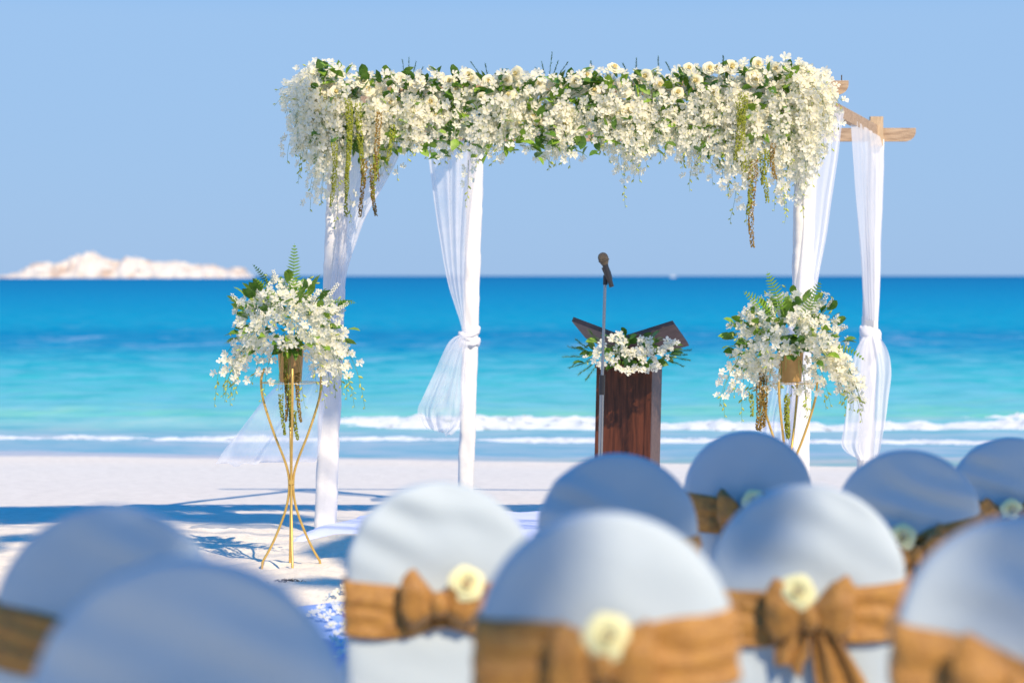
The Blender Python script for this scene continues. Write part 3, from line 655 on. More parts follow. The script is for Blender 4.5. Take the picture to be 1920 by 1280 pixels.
def sprig(parent, p0, d0, L, seed, m=m_needle, name='needle_sprig', n=20, wd=.018):
    """stiff stem set with short needles all round"""
    r = random.Random(seed); g = M(); d = Vector(d0).normalized(); p = Vector(p0)
    pts = [p+d*L*i/8+Vector((0, 0, -.02*L*(i/8)**2)) for i in range(9)]; g.tube(pts, .0016, 3, cap=False)
    for i in range(n*3):
        t = r.uniform(.1, 1); q = p+d*L*t; a = Vector((r.gauss(0, 1), r.gauss(0, 1), r.gauss(0, 1))); a = (a-d*a.dot(d)).normalized()
        e = q+(a*.8+d*.8)*wd*(1.1-.5*t); sd = a.cross(d)*.0016; g.poly([q-sd, q+sd, e])
    return build(g, name, m, parent)

# ------------------------------------------------------------------ garland on the front beam
GX = [522, 540, 560, 580, 600, 620, 650, 680, 710, 740, 770, 800, 840, 880, 910, 940, 960, 1000, 1030, 1070, 1100, 1150, 1175, 1200, 1240, 1300, 1340, 1380, 1410, 1440, 1470, 1510, 1540, 1565, 1585]
GT = [150, 135, 130, 118, 118, 120, 130, 138, 140, 138, 138, 138, 140, 142, 142, 142, 142, 142, 140, 142, 138, 138, 138, 138, 136, 134, 132, 126, 122, 120, 116, 112, 120, 138, 160]
GB = [185, 195, 240, 305, 330, 372, 335, 310, 335, 300, 285, 292, 292, 300, 290, 295, 272, 282, 300, 292, 278, 300, 325, 295, 280, 310, 320, 352, 375, 370, 352, 355, 290, 180, 178]
gar = thing('flower_garland', 'long garland of white orchids, cream roses and leaves lying along the front beam', 'garland', P(1053, 180, D1-.1))
B = Bouquet(21); r = B.r; PX = F/D1
def gp(px, py, dy=0): return P(px, py, D1-.08+dy)
# hanging sprays
for i in range(265):
    px = r.uniform(545, 1550); top = interp(px, GX, GT); bot = interp(px, GX, GB)
    y0 = r.uniform(top+30, top+85); L = max(.08, (bot-y0)/PX*r.uniform(.55, 1.22))
    dy = r.uniform(-.25, -.06) if i % 6 else r.uniform(-.04, .10)
    lean = (px-1053)/500*.22+r.gauss(0, .22)
    B.spray(gp(px, y0, dy), (lean, -.25*r.random(), -.7), L, 1.3, size=.070, gap=.027, buds=.05 if r.random() < .7 else .2, face=(lean*.6, -1, .0))
# body
for i in range(640):
    px = r.uniform(560, 1560); top = interp(px, GX, GT); t = r.random()**1.3; py = top+8+t*105
    dy = -.16*math.sin(math.pi*min(1, .15+t*.8)*.75)*r.uniform(.75, 1.05)
    B.blossom(gp(px, py, dy), (r.gauss(0, .5), -1, r.gauss(.15, .45)), .070*r.uniform(.8, 1.2))
# back side, thinner
for i in range(160):
    px = r.uniform(560, 1540); top = interp(px, GX, GT); py = top+10+r.random()*150
    B.blossom(gp(px, py, r.uniform(.05, .18)), (r.gauss(0, .5), 1, r.gauss(0, .4)), .052)
# ends that reach outwards
for i in range(26):
    B.spray(gp(r.uniform(590, 640), r.uniform(130, 185), r.uniform(-.15, .05)), (-1, -.2, r.uniform(-.1, .75)), r.uniform(.18, .33), r.uniform(.7, 1.6), size=.064, gap=.025, buds=.12)
for i in range(20):
    B.spray(gp(r.uniform(600, 650), r.uniform(180, 250), r.uniform(-.15, .05)), (-.6, -.2, r.uniform(-.4, .1)), r.uniform(.15, .3), 1.5, size=.064, gap=.026, buds=.12)
for i in range(40):
    B.spray(gp(r.uniform(1450, 1520), r.uniform(130, 190), r.uniform(-.15, .05)), (1, -.2, r.uniform(-.1, .7)), r.uniform(.16, .33), r.uniform(.8, 1.8), size=.064, gap=.025, buds=.12)
for i in range(26):
    B.spray(gp(r.uniform(1440, 1510), r.uniform(170, 300), r.uniform(-.15, .05)), (.35, -.2, -.6), r.uniform(.15, .28), 1.5, gap=.022, buds=.2)
for (px, py, dx, L) in ((1168, 300, .05, .30), (878, 300, .0, .30), (1298, 300, -.02, .20), (1380, 350, -.12, .24), (1500, 350, .16, .20), (1470, 355, .20, .22), (560, 255, -.3, .14), (632, 370, .0, .20), (655, 365, .08, .18), (1400, 385, -.2, .13), (745, 310, .12, .10), (1030, 285, 0, .12), (1335, 318, .1, .1)):
    B.spray(gp(px, py, -.12), (dx, -.05, -1), L, .6, size=.05, gap=.026, buds=.45)
for i in range(800):
    px = r.uniform(590, 1500); top = interp(px, GX, GT); bot = interp(px, GX, GB); py = r.uniform(top+10, min(bot-25, top+165))
    B.leaf(gp(px, py, r.uniform(-.20, .0)), (r.gauss(0, .8), -.8*r.random(), r.gauss(-.1, .6)), r.uniform(.06, .10), r.random() < .35)
# greenery: a dense core inside and leaves between the flowers
for i in range(560):
    px = r.uniform(600, 1490); top = interp(px, GX, GT); t = r.random(); py = top+6+t*150
    dy = (-.20 if t < .5 else -.25)*r.uniform(.55, 1.0)
    B.leaf(gp(px, py, dy), (r.gauss(0, .8), -.7*r.random(), r.gauss(.1 if t > .2 else .5, .5)), r.uniform(.06, .105), r.random() < .42)
for i in range(60):      # leaves that stand up along the top
    px = r.uniform(640, 1450); top = interp(px, GX, GT)
    B.leaf(gp(px, top+r.uniform(0, 26), r.uniform(-.2, -.05)), (r.gauss(0, .8), -.6, r.uniform(.0, .9)), r.uniform(.07, .12), r.random() < .2)
for i in range(170):
    px = r.uniform(630, 1480); top = interp(px, GX, GT)
    B.blossom(gp(px, top+r.uniform(-8, 34), r.uniform(-.26, -.1)), (r.gauss(0, .5), -1, r.gauss(.5, .4)), .066*r.uniform(.8, 1.1))
RO = [(680, 152), (787, 152), (776, 162), (732, 190), (808, 190), (690, 168), (818, 216), (630, 172), (856, 166), (878, 140), (884, 148), (916, 152), (903, 184), (955, 178), (968, 138), (1012, 157), (1002, 218), (1050, 205), (1079, 153), (1060, 230), (1115, 170), (1152, 126), (1172, 172), (1210, 143), (1180, 206), (1271, 173), (1292, 128), (1330, 128), (1338, 172), (1372, 125), (1415, 145), (1421, 119), (1100, 140), (1236, 158), (1305, 152), (1455, 128), (950, 150), (842, 152), (1346, 128), (750, 150)]
for px, py in RO:
    B.ro.append((gp(px, py, -.205), orient((r.gauss(0, .4), -1, r.gauss(.25, .35)), r), (.096 if (px, py) == (1415, 145) else .063)*r.uniform(.88, 1.12), r.randrange(3)))
B.finish(gar, 300, 300)
for px, py, y1, rad, m in ((652, 185, 330, .024, m_amar), (656, 195, 400, .018, m_amar), (672, 195, 345, .020, m_amar), (626, 268, 385, .018, m_amar), (711, 210, 335, .020, m_amar_b), (683, 300, 404, .018, m_amar_b), (700, 310, 402, .018, m_amar_b), (735, 235, 300, .018, m_amar), (706, 290, 372, .022, m_amar),
                       (1394, 175, 330, .030, m_amar), (1388, 185, 300, .030, m_amar), (1413, 300, 460, .028, m_amar_b), (1404, 300, 400, .022, m_amar), (1430, 285, 378, .022, m_amar), (1450, 270, 335, .018, m_amar_b), (1438, 280, 345, .02, m_amar)):
    amaranth(gar, gp(px, py, -.31), (y1-py)/PX, rad*1.15, px+py, m)
for px, py, dx, L in ((745, 150, -.5, .10), (760, 140, -.15, .12), (767, 140, .0, .13), (772, 142, .25, .12), (780, 145, .5, .10), (720, 150, -.7, .09), (735, 150, -.4, .1), (905, 140, -.7, .13), (915, 138, -.2, .09), (942, 140, 0, .06), (960, 142, -.4, .07), (1022, 140, -.2, .11), (1030, 135, .12, .15), (1035, 140, .35, .12), (1018, 142, -.6, .09), (1043, 140, .7, .13), (1108, 125, 0, .06), (1178, 132, -.5, .08), (1193, 128, 0, .09), (1234, 128, 0, .10), (1258, 128, -.5, .07), (1356, 112, .0, .05)):
    sprig(gar, gp(px, py+8, -.1), (dx, -.1, 1), L, px)

# ------------------------------------------------------------------ flower stands and their arrangements
DS = 11.7; PS = F/DS
LEG = [(690, 50), (705, 55), (720, 56), (745, 53), (780, 43), (820, 29), (855, 15), (880, 7), (900, 4), (925, 4.5), (950, 9), (975, 17), (1005, 29), (1030, 41), (1056, 56)]
def flower_stand(cx, label, rot, seed, dyy=0):
    base = P(cx, 1058, DS); t = thing('flower_stand', label, 'stand', base, group='gold wire flower stands')
    zoff = P(cx, 1056, DS).z
    for k in range(4):
        a = rot+k*math.pi/2; pts = []
        for y, rr in LEG:
            c = P(lerp(cx, cx+1, 0)+(y-900)*-.0+(3 if y > 900 else 0)*0, y, DS); rad = rr/PS
            pts.append(Vector((c.x+rad*math.cos(a), c.y+rad*math.sin(a)*.95, c.z)))
        sp = []
        for i in range(len(pts)-1):
            p0, p1, p2, p3 = pts[max(i-1, 0)], pts[i], pts[i+1], pts[min(i+2, len(pts)-1)]
            for q in range(4):
                u = q/4; sp.append(.5*((2*p1)+(-p0+p2)*u+(2*p0-5*p1+4*p2-p3)*u*u+(-p0+3*p1-3*p2+p3)*u**3))
        sp.append(pts[-1]+Vector((0, 0, zg(pts[-1].x, pts[-1].y)-pts[-1].z-.03)))
        g = M(); g.tube(sp, .0068, 10); build(g, 'leg', m_gold, t)
    c = P(cx, 717, DS)
    g = M(); g.tube([c+Vector((56/PS*math.cos(a), 56/PS*math.sin(a)*.95, 0)) for a in [2*math.pi*i/32 for i in range(33)]], .0016, 6); build(g, 'ring', m_gold, t)
    for k in range(2):
        a = rot+k*math.pi/2; v = Vector((56/PS*math.cos(a), 56/PS*math.sin(a)*.95, 0)); g = M(); g.tube([c-v, c+v], .0014, 6); build(g, 'cross_bar', m_gold, t)
    c2 = P(cx, 903, DS); g = M(); g.lathe([(.017, -.012), (.018, 0), (.017, .012)], c2, 16); build(g, 'collar', m_gold, t)
    return t
flower_stand(546, 'slender gold wire stand with splayed feet in the sand at left', R(8), 1)
flower_stand(1478, 'gold wire stand at right, its feet hidden behind the chairs', R(-25), 2)

def arrangement(cx, label, seed, right):
    c = P(cx, 717, DS)+Vector((0, 0, .004)); t = thing('flower_arrangement', label, 'flowers', c, group='flower arrangements on the gold stands')
    hp = .185
    g = M(); g.lathe([(.058, 0), (.060, .004), (.072, hp-.006), (.076, hp), (.070, hp), (.066, hp-.02)], c, 28); build(g, 'pot', m_pot, t)
    B = Bouquet(seed); r = B.r
    ctr = P(cx-4, 615 if not right else 640, DS); rx, rz = .33, .28
    def dirn(lo=-.5, hi=1):
        while True:
            d = Vector((r.gauss(0, 1), r.gauss(-.2, .8), r.gauss(.28, .8))).normalized()
            if lo <= d.z <= hi: return d
    rim = c+Vector((0, 0, hp))
    for i in range(185):
        d = dirn(-.6); p = ctr+Vector((d.x*rx, d.y*.27, d.z*rz))*r.uniform(.4, .98)
        B.leaf(p, d+Vector((0, -.3, .1)), r.uniform(.06, .098), r.random() < .5)
    for i in range(26):
        B.leaf(rim+Vector((r.gauss(0, .05), r.uniform(-.08, 0), r.uniform(.0, .08))), (r.gauss(0, .6), -.8, r.uniform(-.9, .2)), r.uniform(.07, .11), r.random() < .5)
    for i in range(44):
        d = dirn(-.45); st = ctr+Vector((d.x*rx*.45, d.y*.16-.02, d.z*rz*.45))
        B.spray(st, d+Vector((0, -.15, .12)), r.uniform(.15, .26), r.uniform(1, 2.2), size=.060, gap=.028, buds=.12, face=(d.x, -.9, d.z*.6))
    for i in range(55):
        d = dirn(-.5); p = ctr+Vector((d.x*rx, d.y*.25-.02, d.z*rz))*r.uniform(.75, 1)
        if d.y < .4: B.blossom(p, (d.x, -.8+d.y, d.z*.7), .062*r.uniform(.85, 1.1))
    for i in range(24):
        a = r.uniform(-1, 1); B.spray(ctr+Vector((a*rx*.75, -.1*r.random(), -rz*.35)), (a*.5, -.2, -.4), r.uniform(.2, .36), 1.6, size=.056, gap=.03, buds=.35)
    for i in range(5 if not right else 14):
        sd = 1 if (right and i > 4) else (-1 if i % 2 else 1); B.spray(ctr+Vector((sd*rx*r.uniform(.45, .85), -.08, -rz*.2)), (sd*.5, -.2, -.3), r.uniform(.28, .44), 1.3, size=.054, gap=.03, buds=.4 if not right else .22)
    for i in range(15):
        d = dirn(.0); B.fi.append((ctr+Vector((d.x*rx, d.y*.2-.05, d.z*rz))*r.uniform(.85, 1.08), orient(d+Vector((0, 0, .2)), r), r.uniform(.055, .085), r.randrange(3)))
    def clear(q):   # keep the pot in view
        return not (abs(q[0].x-c.x) < .085 and c.z-.02 < q[0].z < rim.z-.015 and q[0].y < c.y)
    B.o = [q for q in B.o if clear(q)]; B.b = [q for q in B.b if clear(q)]
    B.finish(t, 300, 160)
    return t, ctr, rim
t1, ctr1, rim1 = arrangement(545, 'bushy white orchid arrangement in a gold pot at left, one tall fern upright', 31, False)
t2, ctr2, rim2 = arrangement(1482, 'white orchid arrangement in a gold pot at right, short ferns on top', 47, True)
fern(t1, P(549, 570, DS-.1), (.03, 0, 1), .33, .044, n=19, droop=.002)
fern(t1, P(520, 560, DS-.12), (-.55, -.1, .6), .17, .022, droop=.02)
fern(t1, P(505, 585, DS-.12), (-.9, -.1, .35), .2, .02, droop=.03, m=m_needle)
fern(t1, P(505, 540, DS-.1), (-.35, -.1, .8), .16, .02, droop=.06, m=m_needle)
fern(t1, P(620, 565, DS-.1), (1, -.1, -.05), .14, .02, droop=.0)
fern(t1, P(470, 575, DS-.1), (-1, -.1, .1), .10, .018, droop=.03)
fern(t2, P(1470, 590, DS-.22), (-.35, 0, 1), .25, .045, droop=.015, n=14)
fern(t2, P(1460, 600, DS-.22), (-.75, -.1, .75), .25, .042, droop=.02, n=14)
fern(t2, P(1505, 600, DS-.22), (.35, -.1, .9), .23, .045, droop=.015, n=14)
fern(t2, P(1560, 650, DS-.1), (.9, -.2, .1), .20, .02, droop=.09)
fern(t2, P(1520, 660, DS-.2), (.4, -.6, -.3), .14, .03, droop=.06)
for px, y0, y1, m in ((538, 655, 735, m_amar), (535, 700, 790, m_amar_b), (527, 740, 815, m_amar), (558, 700, 790, m_amar_b), (552, 770, 825, m_amar), (541, 720, 800, m_amar)):
    amaranth(t1, P(px, y0, DS-.09), (y1-y0)/PS, .014, px, m, .02)
for px, y0, y1, m in ((1475, 745, 822, m_amar), (1476, 740, 820, m_amar), (1428, 700, 808, m_amar_b), (1434, 705, 800, m_amar_b), (1422, 720, 806, m_amar_b), (1408, 740, 780, m_amar)):
    amaranth(t2, P(px, y0, DS-.12), (y1-y0)/PS, .016, px, m, .01)

# ------------------------------------------------------------------ lectern
DP = 14.4; PP = F/DP
base = P(1180, 975, DP); base.z = zg(base.x, base.y)
lec = thing('lectern', 'dark brown wooden lectern with an open book shaped top', 'lectern', base)
th = R(-17); ex = Vector((math.cos(th), math.sin(th), 0)); ey = Vector((-math.sin(th), math.cos(th), 0))
fl = P(1118.5, 700, DP); Wp, Dp_ = .385, .30; ztop = P(1180, 690, DP).z; zb = base.z-.02
def lbox(x0, x1, y0, y1, z0, z1, name, m, bv=.004, lean=True):
    g = M(); o = Vector((fl.x, fl.y, 0))
    def q(x, y, z): return o+ex*x+ey*y+Vector((-.018*(ztop-z)*1.2, 0, z))
    g.hexa([q(x0, y0, z0), q(x1, y0, z0), q(x1, y1, z0), q(x0, y1, z0)], [q(x0, y0, z1), q(x1, y0, z1), q(x1, y1, z1), q(x0, y1, z1)])
    return build(g, name, m, lec, False, bevel=bv)
lbox(.04, Wp-.045, .004, .02, zb, ztop, 'front_panel', m_podium)
lbox(0, .0385, 0, .03, zb, ztop, 'stile', m_podium); lbox(Wp-.0435, Wp, 0, .03, zb, ztop, 'stile', m_podium)
lbox(Wp-.022, Wp-.001, .032, Dp_, zb, ztop, 'side_panel', m_board); lbox(.001, .022, .032, Dp_, zb, ztop, 'side_panel', m_podium)  # right panel: greyer colour stands in for the sky sheen on that side
lbox(.023, Wp-.023, Dp_-.02, Dp_-.001, zb, ztop, 'back_panel', m_podium); lbox(-.01, Wp+.01, -.01, Dp_+.01, ztop+.001, ztop+.025, 'top_plate', m_podium)
def wing(A, Bp, C, Dq, name='wing_board'):
    n = (Bp-A).cross(Dq-A).normalized()
    if n.z < 0: n = -n
    g = M(); up = n*.032
    a = [A, Bp, C, Dq]; b = [p+up for p in a]
    if (Bp-A).cross(Dq-A).dot(n) < 0: a = a[::-1]; b = b[::-1]
    g.hexa(a, b); return build(g, name, m_board, lec, False, bevel=.003)
A = P(1169, 638, DP-.12); 
wing(A, P(1264, 608, DP-.10), P(1292, 648, DP+.18), P(1190, 676, DP+.18))
wing(P(1072, 602, DP-.06), A+Vector((-.003, 0, 0)), P(1182, 676, DP+.18), P(1098, 634, DP+.22))
lbox(.10, Wp-.10, .09, .21, ztop+.026, ztop+.12, 'neck', m_podium)
# its flowers
pf = thing('flower_spray', 'low spray of white orchids and dark leaves lying on the lectern', 'flowers', P(1175, 690, DP-.25))
B = Bouquet(77); r = B.r
def lp(px, py, dy=0): return P(px, py, DP-.24+dy)
for i in range(120):
    px = r.gauss(1178, 42); px = max(1095, min(1262, px)); a = abs(px-1178)/85
    py = 662+r.uniform(-34, 30)*(1-.35*a)
    B.leaf(lp(px, py, r.uniform(-.05, .12)), ((px-1178)/60+r.gauss(0, .5), -.6, r.gauss(.15, .5)), r.uniform(.06, .10), r.random() < .28)
for px, py in ((1122, 655), (1118, 668), (1128, 640), (1148, 632), (1157, 640), (1163, 630), (1172, 662), (1185, 660), (1196, 655), (1180, 672), (1210, 645), (1218, 640), (1222, 655), (1206, 672), (1170, 640), (1228, 672), (1245, 655), (1252, 642), (1258, 650), (1150, 680), (1158, 690), (1200, 690), (1188, 695), (1212, 694), (1222, 690), (1232, 686), (1140, 668), (1128, 685), (1168, 690), (1202, 665), (1213, 660), (1205, 638), (1262, 638), (1240, 665), (1170, 652), (1175, 695)):
    for q in range(2): B.blossom(lp(px+r.gauss(0, 3), py+r.gauss(0, 3), -.08-.03*r.random()), (r.gauss(0, .5), -1, r.gauss(.1, .4)), .056*r.uniform(.85, 1.1))
for px, py, dx in ((1160, 655, -.2), (1195, 650, .2), (1240, 655, .6), (1125, 665, -.6)): B.spray(lp(px, py, -.06), (dx, -.4, -.1), .13, 1.2, buds=.3)
B.finish(pf, 150, 150)
for i, (px, py, dx, dz, L) in enumerate(((1110, 660, -1, .25, .17), (1108, 668, -1, .0, .19), (1112, 675, -1, -.3, .17), (1115, 680, -.8, -.55, .14), (1105, 655, -.8, .6, .12), (1118, 685, -.6, -.8, .12), (1248, 660, 1, .1, .17), (1250, 668, 1, -.15, .16), (1245, 672, .9, -.35, .14), (1240, 662, 1, .3, .10), (1252, 665, 1, .02, .13), (1122, 640, -.6, .7, .1))):
    sprig(pf, lp(px, py, -.03), (dx, -.25, dz), L, i+60, m_leaf if i % 2 else m_needle, n=22, wd=.035)

# ------------------------------------------------------------------ microphone stand
DM = 11.4; PM = F/DM
b0 = P(1121, 1060, DM); b0.z = zg(b0.x, b0.y)
ms = thing('microphone_stand', 'straight chrome microphone stand in front of the lectern', 'stand', b0)
g = M(); g.tube([P(1134.5, 532, DM), P(1129, 712, DM)], .0085, 12); build(g, 'upper_tube', m_chrome, ms)
g = M(); g.tube([P(1129.3, 703, DM), P(1128.3, 740, DM)], .0155, 14); build(g, 'clutch', m_black, ms)
g = M(); g.tube([P(1128.3, 738, DM), b0+Vector((0, 0, .02))], .0125, 12); build(g, 'lower_tube', m_chrome, ms)
g = M(); g.lathe([(.13, 0), (.13, .012), (.10, .024), (.03, .034), (.018, .05)], b0, 28); build(g, 'base', m_black, ms)
g = M(); g.tube([P(1135, 534, DM), P(1135.5, 516, DM)], lambda t: .013, 12)
build(g, 'swivel', m_black, ms)
g = M(); g.tube([P(1134, 500, DM-.01), P(1139, 512, DM-.01), P(1142, 524, DM-.0)], .0195, 14); build(g, 'clip', m_black, ms)
mic = thing('microphone', 'black handheld microphone with dulled metal grille, clipped to its stand', 'microphone', P(1134, 505, DM-.03))
ax0, ax1 = P(1131, 484, DM-.03), P(1147, 538, DM-.03)
g = M(); g.tube([ax0.lerp(ax1, .20), ax0.lerp(ax1, .45), ax1], lambda t: .0165-.004*t, 14); build(g, 'handle', m_black, mic)
g = M(); K = [(.0165, .24), (.022, .17), (.0265, .08), (.0285, 0), (.0265, -.08), (.020, -.15), (.010, -.19), (.002, -.20)]
L_ = (ax1-ax0); u = L_.normalized(); a_ = u.orthogonal().normalized(); b_ = u.cross(a_)
g.grid([[ax0+u*(s*.155)+(a_*math.cos(q)+b_*math.sin(q))*rr for q in [2*math.pi*i/18 for i in range(18)]] for rr, s in K], 0, True); build(g, 'grille', m_grille, mic)
g = M(); g.grid([[ax0+u*s+(a_*math.cos(q)+b_*math.sin(q))*rr for q in [2*math.pi*i/18 for i in range(18)]] for rr, s in ((.0235, .008), (.0295, .010), (.0295, .016), (.0235, .018))], 0, True); build(g, 'grille_band', m_grille, mic)

# ------------------------------------------------------------------ cloths on the sand
g = M(); rows = []
for j in range(60):
    v = j/59; row = []
    for i in range(140):
        u = i/139; y = lerp(12.75, 14.9, v); x = lerp(-1.33-.02*math.sin(v*9), 2.3, u)+(v)*.35
        e = min(1, min(u, 1-u)*26, v*12, (1-v)*18)
        z = zg0(x, y)+.012+.05*e**.6*(1 if v < .25 else max(.25, 1-(v-.25)*2.5))+.010*fbm(x*2.5, y*4, 4)+.006*nz(x*9, y*3, 1)
        if e < .02: z = zg0(x, y)-.03
        row.append((x, y, z))
    rows.append(row)
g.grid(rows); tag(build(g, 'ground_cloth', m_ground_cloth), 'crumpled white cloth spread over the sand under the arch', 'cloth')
g = M(); rows = []
for j in range(70):
    v = j/69; y = lerp(5.5, 10.55, v); row = []
    for i in range(40):
        u = i/39; x = lerp(-1.05, .15, u)-.02*(10.5-y)*0+(.35*(1-u)*max(0, (y-9.8)/.75)**1.3)+.015*nz(y*2, u)
        row.append((x, y, zg(x, y)+.012+.010*abs(nz(x*4, y*3, 8))))
    rows.append(row)
g.grid(rows); tag(build(g, 'aisle_runner', m_runner), 'white cloth aisle runner with shade blue in its colour, strewn with orchid blossoms', 'cloth')
r = random.Random(5)
for px, py in ((600, 1147), (619, 1158), (628, 1135), (633, 1120), (644, 1118), (607, 1163), (584, 1156), (638, 1145), (624, 1178), (648, 1175), (641, 1150), (620, 1180), (650, 1200), (637, 1195), (628, 1207), (647, 1228), (640, 1212), (652, 1140), (646, 1188), (655, 1215), (631, 1150), (640, 1232), (652, 1160), (615, 1128)):
    d = 1.55*F/(py-517)
    for _ in range(4): q = P(px, py, d); d *= (CAM.z-zg(q.x, q.y)-.02)/max(.2, CAM.z-q.z)
    q = P(px, py, d); q.z = zg(q.x, q.y)+.035
    o = link('fallen_orchid', shared('orchid', r.randrange(6)), None, q); o.rotation_mode = 'QUATERNION'; o.rotation_quaternion = orient((r.gauss(0, .5), -.5, 1), r); s = r.uniform(.05, .065); o.scale = (s, s, s)
    tag(o, 'loose pale orchid blossom fallen on the shade tinted aisle runner', 'flower', 'orchid blossoms scattered on the aisle runner')
# bits of dried weed on the sand near the stand
g = M()
for i in range(45):
    q = P(r.gauss(540, 14), r.gauss(1086, 7), 11.0); q.z = zg(q.x, q.y)+.006; a = r.uniform(0, 6.28); l_ = r.uniform(.01, .035)
    g.tube([q, q+Vector((math.cos(a)*l_, math.sin(a)*l_, .008)), q+Vector((math.cos(a+.4)*l_*1.8, math.sin(a+.4)*l_*1.8, 0))], .0011, 3)
o = build(g, 'dried_weed', m_bark); o['kind'] = 'stuff'; o['label'] = 'scatter of dried weed on the sand below the flower stand'
for px, py in ((447, 1038), (452, 1041), (540, 1103)):
    q = P(px, py, 12.2 if py < 1060 else 10.8); q.z = zg(q.x, q.y)+.01; g = M()
    g.lathe([(.002, -.012), (.012, -.006), (.016, .002), (.010, .010), (.002, .013)], q, 7)

# ------------------------------------------------------------------ chairs
HC = .95; WC = .225; TH = .036
def outline(z):
    """half width and half thickness of the chair back at height z"""
    z0 = HC-WC*1.0
    if z <= z0: return WC*(1+.03*max(0, (.5-z))), TH
    c = math.sqrt(max(0, 1-((z-z0)/(HC-z0))**2.1)); return WC*c, TH*(c**.22)
def backpt(z, a, off=0, zz=None):
    w, t = outline(z); ca, sa = math.cos(a), math.sin(a); n = 5.5
    e = (abs(ca)**n+abs(sa)**n)**(-1/n)
    lean = .10*(max(0, z-.45))
    return Vector(((w+off)*e*ca, (t+off)*e*sa+lean, z if zz is None else zz))
def make_chair(px, ty, wpx, yaw, label, seed, bow=(0, 0), rose=(0, 0), flip=1, tail=True, has_rose=True, sash=(.735, .600), slant=.02):
    d = .45*F/wpx; tp = P(px, ty, d)
    t = thing('banquet_chair', label, 'chair', (tp.x, tp.y-.05, tp.z-HC), yaw, 'cloth covered chairs facing the arch')
    gz = zg(tp.x, tp.y); 
    if abs(gz-(tp.z-HC)) > .04: print('chair', seed, 'float', round(tp.z-HC-gz, 3))
    rr = random.Random(seed); s_ = seed*3.7
    def wr(p):   # creases in the cover
        x, z = p.x, p.z
        k = math.sin((z*1.0+x*.45*flip)*58+3*nz(x*4, z*4, s_))*max(0, nz(x*3.2, z*5, s_+5)+.12)
        return (.020 if seed > 6 else .009)*k+.010*nz(x*4+s_, z*3, 1)+.004*nz(x*9+z*14*flip, z*5-x*4*flip, s_)
    g = M(); n = 72; rows = []
    zs = [HC*.0+i*(HC-WC)/34 for i in range(34)]+[HC-WC+WC*math.sin(math.pi/2*i/22) for i in range(23)]
    for z in zs:
        row = []
        for k in range(n):
            a = 2*math.pi*k/n; p = backpt(min(z, HC-1e-4), a)
            c = Vector((p.x*.0, 0, 0)); nr = Vector((math.cos(a)*.4, math.sin(a), 0)).normalized()
            flare = max(0, .45-z)*.05*(1+math.sin(a*9+seed))
            p = p+nr*(wr(p)*abs(math.sin(a))**.7+flare)
            row.append(p)
        rows.append(row)
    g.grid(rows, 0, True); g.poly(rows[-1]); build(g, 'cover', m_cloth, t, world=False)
    # seat with its skirt
    g = M(); rows = []
    for i, (z, sc) in enumerate(((0, 1.06), (.1, 1.05), (.25, 1.02), (.38, 1.0), (.43, 1.0), (.455, .97), (.465, .9), (.468, .5), (.468, .01))):
        row = []
        for k in range(72):
            a = 2*math.pi*k/72; ca, sa = math.cos(a), math.sin(a); e = (abs(ca)**6+abs(sa)**6)**(-1/6)
            fo = (.012*math.sin(a*17+seed)+.008*math.sin(a*7))*max(0, 1-z/.42)
            row.append((ca*e*(.225*sc+fo), .26+sa*e*(.225*sc+fo), z))
        rows.append(row)
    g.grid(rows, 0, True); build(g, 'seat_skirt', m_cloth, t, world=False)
    # sash
    g = M(); rows = []; z1, z0 = sash
    for j in range(19):
        v = j/18; row = []
        for k in range(96):
            a = 2*math.pi*k/96; ca = math.cos(a)
            pinch = 1-.45*math.exp(-((ca-bow[0]/WC*0)/.25)**2)*(1 if math.sin(a) < 0 else 0)
            zc = (z0+z1)/2-slant*ca*1.0-.022*(1-ca*ca)*(1 if math.sin(a) < 0 else 0); z = zc+(v-.5)*(z1-z0)*pinch
            ple = .008+.009*abs(math.sin(v*8+2*nz(ca*3, v*2, s_)+ca*2))+.004*nz(ca*9, v*8, s_)
            ple *= .35+.65*abs(math.sin(a)); row.append(backpt(max(z, .05), a, ple if 0 < j < 18 else -.004))
        rows.append(row)
    g.grid(rows, 0, True); build(g, 'sash', m_jute, t, world=False)
    # bow: two loops, a knot, two tails
    bz = (z0+z1)/2-.012+bow[1]; bx = bow[0]; by = -TH-.022+.10*(bz-.45)
    for sd in (-1, 1):
        g = M(); rows = []
        Lb = .098*rr.uniform(.85, 1.1); up = rr.uniform(-.05, .35)
        for i in range(17):
            u = i/16; row = []; wv = .012+.050*math.sin(math.pi*min(1, u*.62+.05))**1.2*(1 if u < .85 else 1-(u-.85)*3); 
            cx_ = bx+sd*u*Lb; cz_ = bz+up*u*Lb
            for k in range(20):
                a = 2*math.pi*k/20
                q = 1+.20*math.sin(a*5+u*3+seed)*(.4+u)+.2*nz(u*4, math.cos(a)*2, s_)
                row.append((cx_, by-.012-.026*math.cos(a)*math.sin(math.pi*min(1, .12+u*.80))*q-.012*u, cz_+wv*math.sin(a)*q))
            rows.append(row)
        g.grid(rows, 0, True); g.poly(rows[-1]); g.poly(rows[0][::-1]); build(g, 'bow_loop', m_jute, t, world=False)
    g = M(); rows = []
    for i in range(9):
        th_ = math.pi*i/8; rows.append([(bx+.024*math.sin(th_)*math.cos(a)*(1+.2*math.sin(a*4)), by-.026+.026*math.sin(th_)*math.sin(a), bz+.032*math.cos(th_)) for a in [2*math.pi*q/14 for q in range(14)]])
    g.grid(rows, 0, True, flip=True); build(g, 'bow_knot', m_jute, t, world=False)
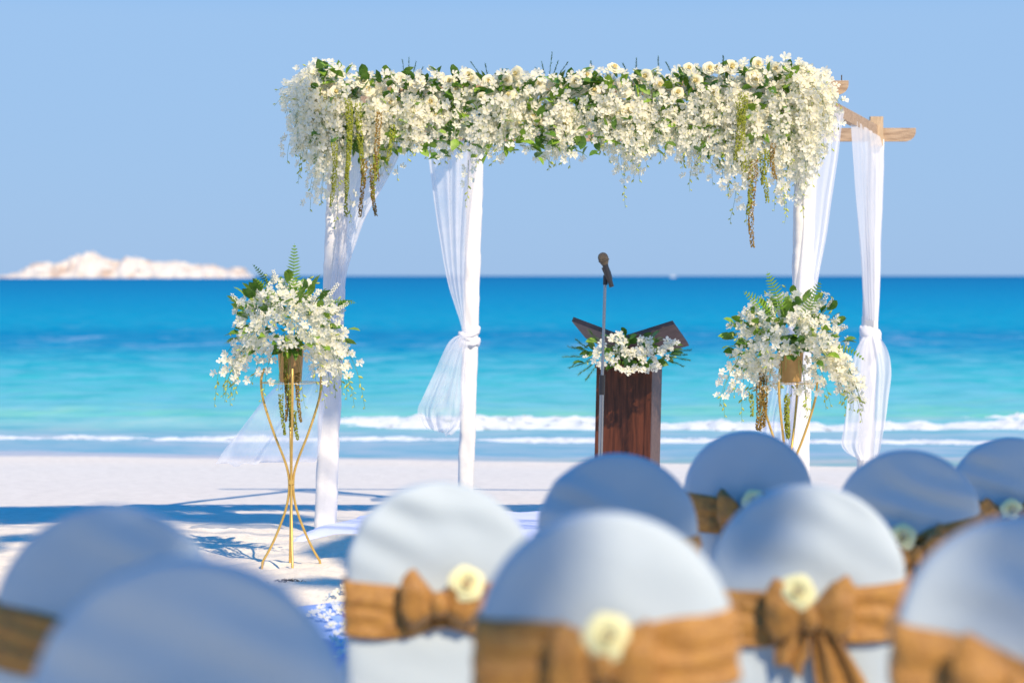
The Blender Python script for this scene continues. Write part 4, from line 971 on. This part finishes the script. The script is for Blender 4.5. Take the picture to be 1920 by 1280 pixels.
    if tail:
        for sd, L_ in ((1*flip, .20), (-1*flip, .09)):
            g = M(); rows = []
            for i in range(18):
                u = i/17; wv = .014+(.055 if sd*flip > 0 else .03)*u**.8*(1-.55*max(0, u-.7)/.3); row = []
                for k in range(15):
                    q = k/14*2-1; cx_ = bx+sd*(.02+u*(.075 if sd*flip > 0 else .03))
                    row.append((cx_+q*wv, by-.012+.012*math.sin(q*6+u*2+seed)-.014*u, bz-.015-L_*u+.02*abs(q)*(u > .9)*-1+.012*q*sd))
                rows.append(row)
            g.grid(rows); o = build(g, 'bow_tail', m_jute, t, world=False)
            so_ = o.modifiers.new('thickness', 'SOLIDIFY'); so_.thickness = .002
    if has_rose:
        ro = link('rose', shared('chair_rose', 0), t, (rose[0], -TH-.062+.10*(rose[1]+bz-.45), bz+rose[1])); ro.rotation_mode = 'QUATERNION'; ro.rotation_quaternion = orient((.05, -1, .35), rr); ro.scale = (.064,)*3
        lf = link('rose_leaf', shared('leaf', 0), t, (rose[0]-.01, -TH-.05+.10*(bz-.45), bz+rose[1]-.012)); lf.rotation_mode = 'QUATERNION'; lf.rotation_quaternion = aim((-.45, -.1, -.9), rr); lf.scale = (.05,)*3
    return t
CH = [
 (355, 1045, 610, R(3), 'nearest chair, its blue shaded cover rising from the bottom edge', dict(bow=(0, 0), rose=(0, .062))),
 (205, 948, 440, R(6), 'chair at the left edge, behind the nearest one, brown sash showing', dict(bow=(.05, -.01), rose=(.05, .07), slant=.03, sash=(.755, .63))),
 (828, 903, 350, R(-7), 'sunlit white chair at the front left of the right block, beside the runner', dict(bow=(-.01, .015), rose=(.055, .052), tail=False, slant=-.005)),
 (1135, 960, 480, R(0), 'large half sunlit chair at bottom centre, glowing gold sash', dict(bow=(-.01, -.01), rose=(0, .050), slant=-.01, sash=(.79, .655))),
 (1510, 908, 362, R(4), 'middle chair right of centre with a long sash tail hanging down', dict(bow=(.0, .0), rose=(-.028, .062), flip=1, slant=-.012)),
 (1925, 965, 500, R(5), 'large chair cut by the right edge of the frame, big bow low on it', dict(bow=(-.035, -.01), rose=(0, .06), has_rose=False, sash=(.765, .625))),
 (1157, 850, 300, R(0), 'blue shaded chair in front of the lectern, rose showing over the chair behind', dict(bow=(.0, 0), rose=(.05, .075), slant=.0)),
 (1400, 808, 240, R(5), 'blue shaded far chair below the right flower stand, wide open pale rose', dict(bow=(-.02, .01), rose=(.02, .052))),
 (1697, 843, 270, R(10), 'chair behind the middle one on the right, brown bow under a green rose', dict(bow=(.03, -.02), rose=(-.015, .058), slant=-.035)),
 (1892, 820, 232, R(8), 'farthest blue shaded chair, cut by the right edge of the frame', dict(bow=(-.02, .0), rose=(-.005, .045))),
]
for i, (px, ty, w, yaw, lab, kw) in enumerate(CH): make_chair(px, ty, w, -yaw, lab, i+1, **kw)
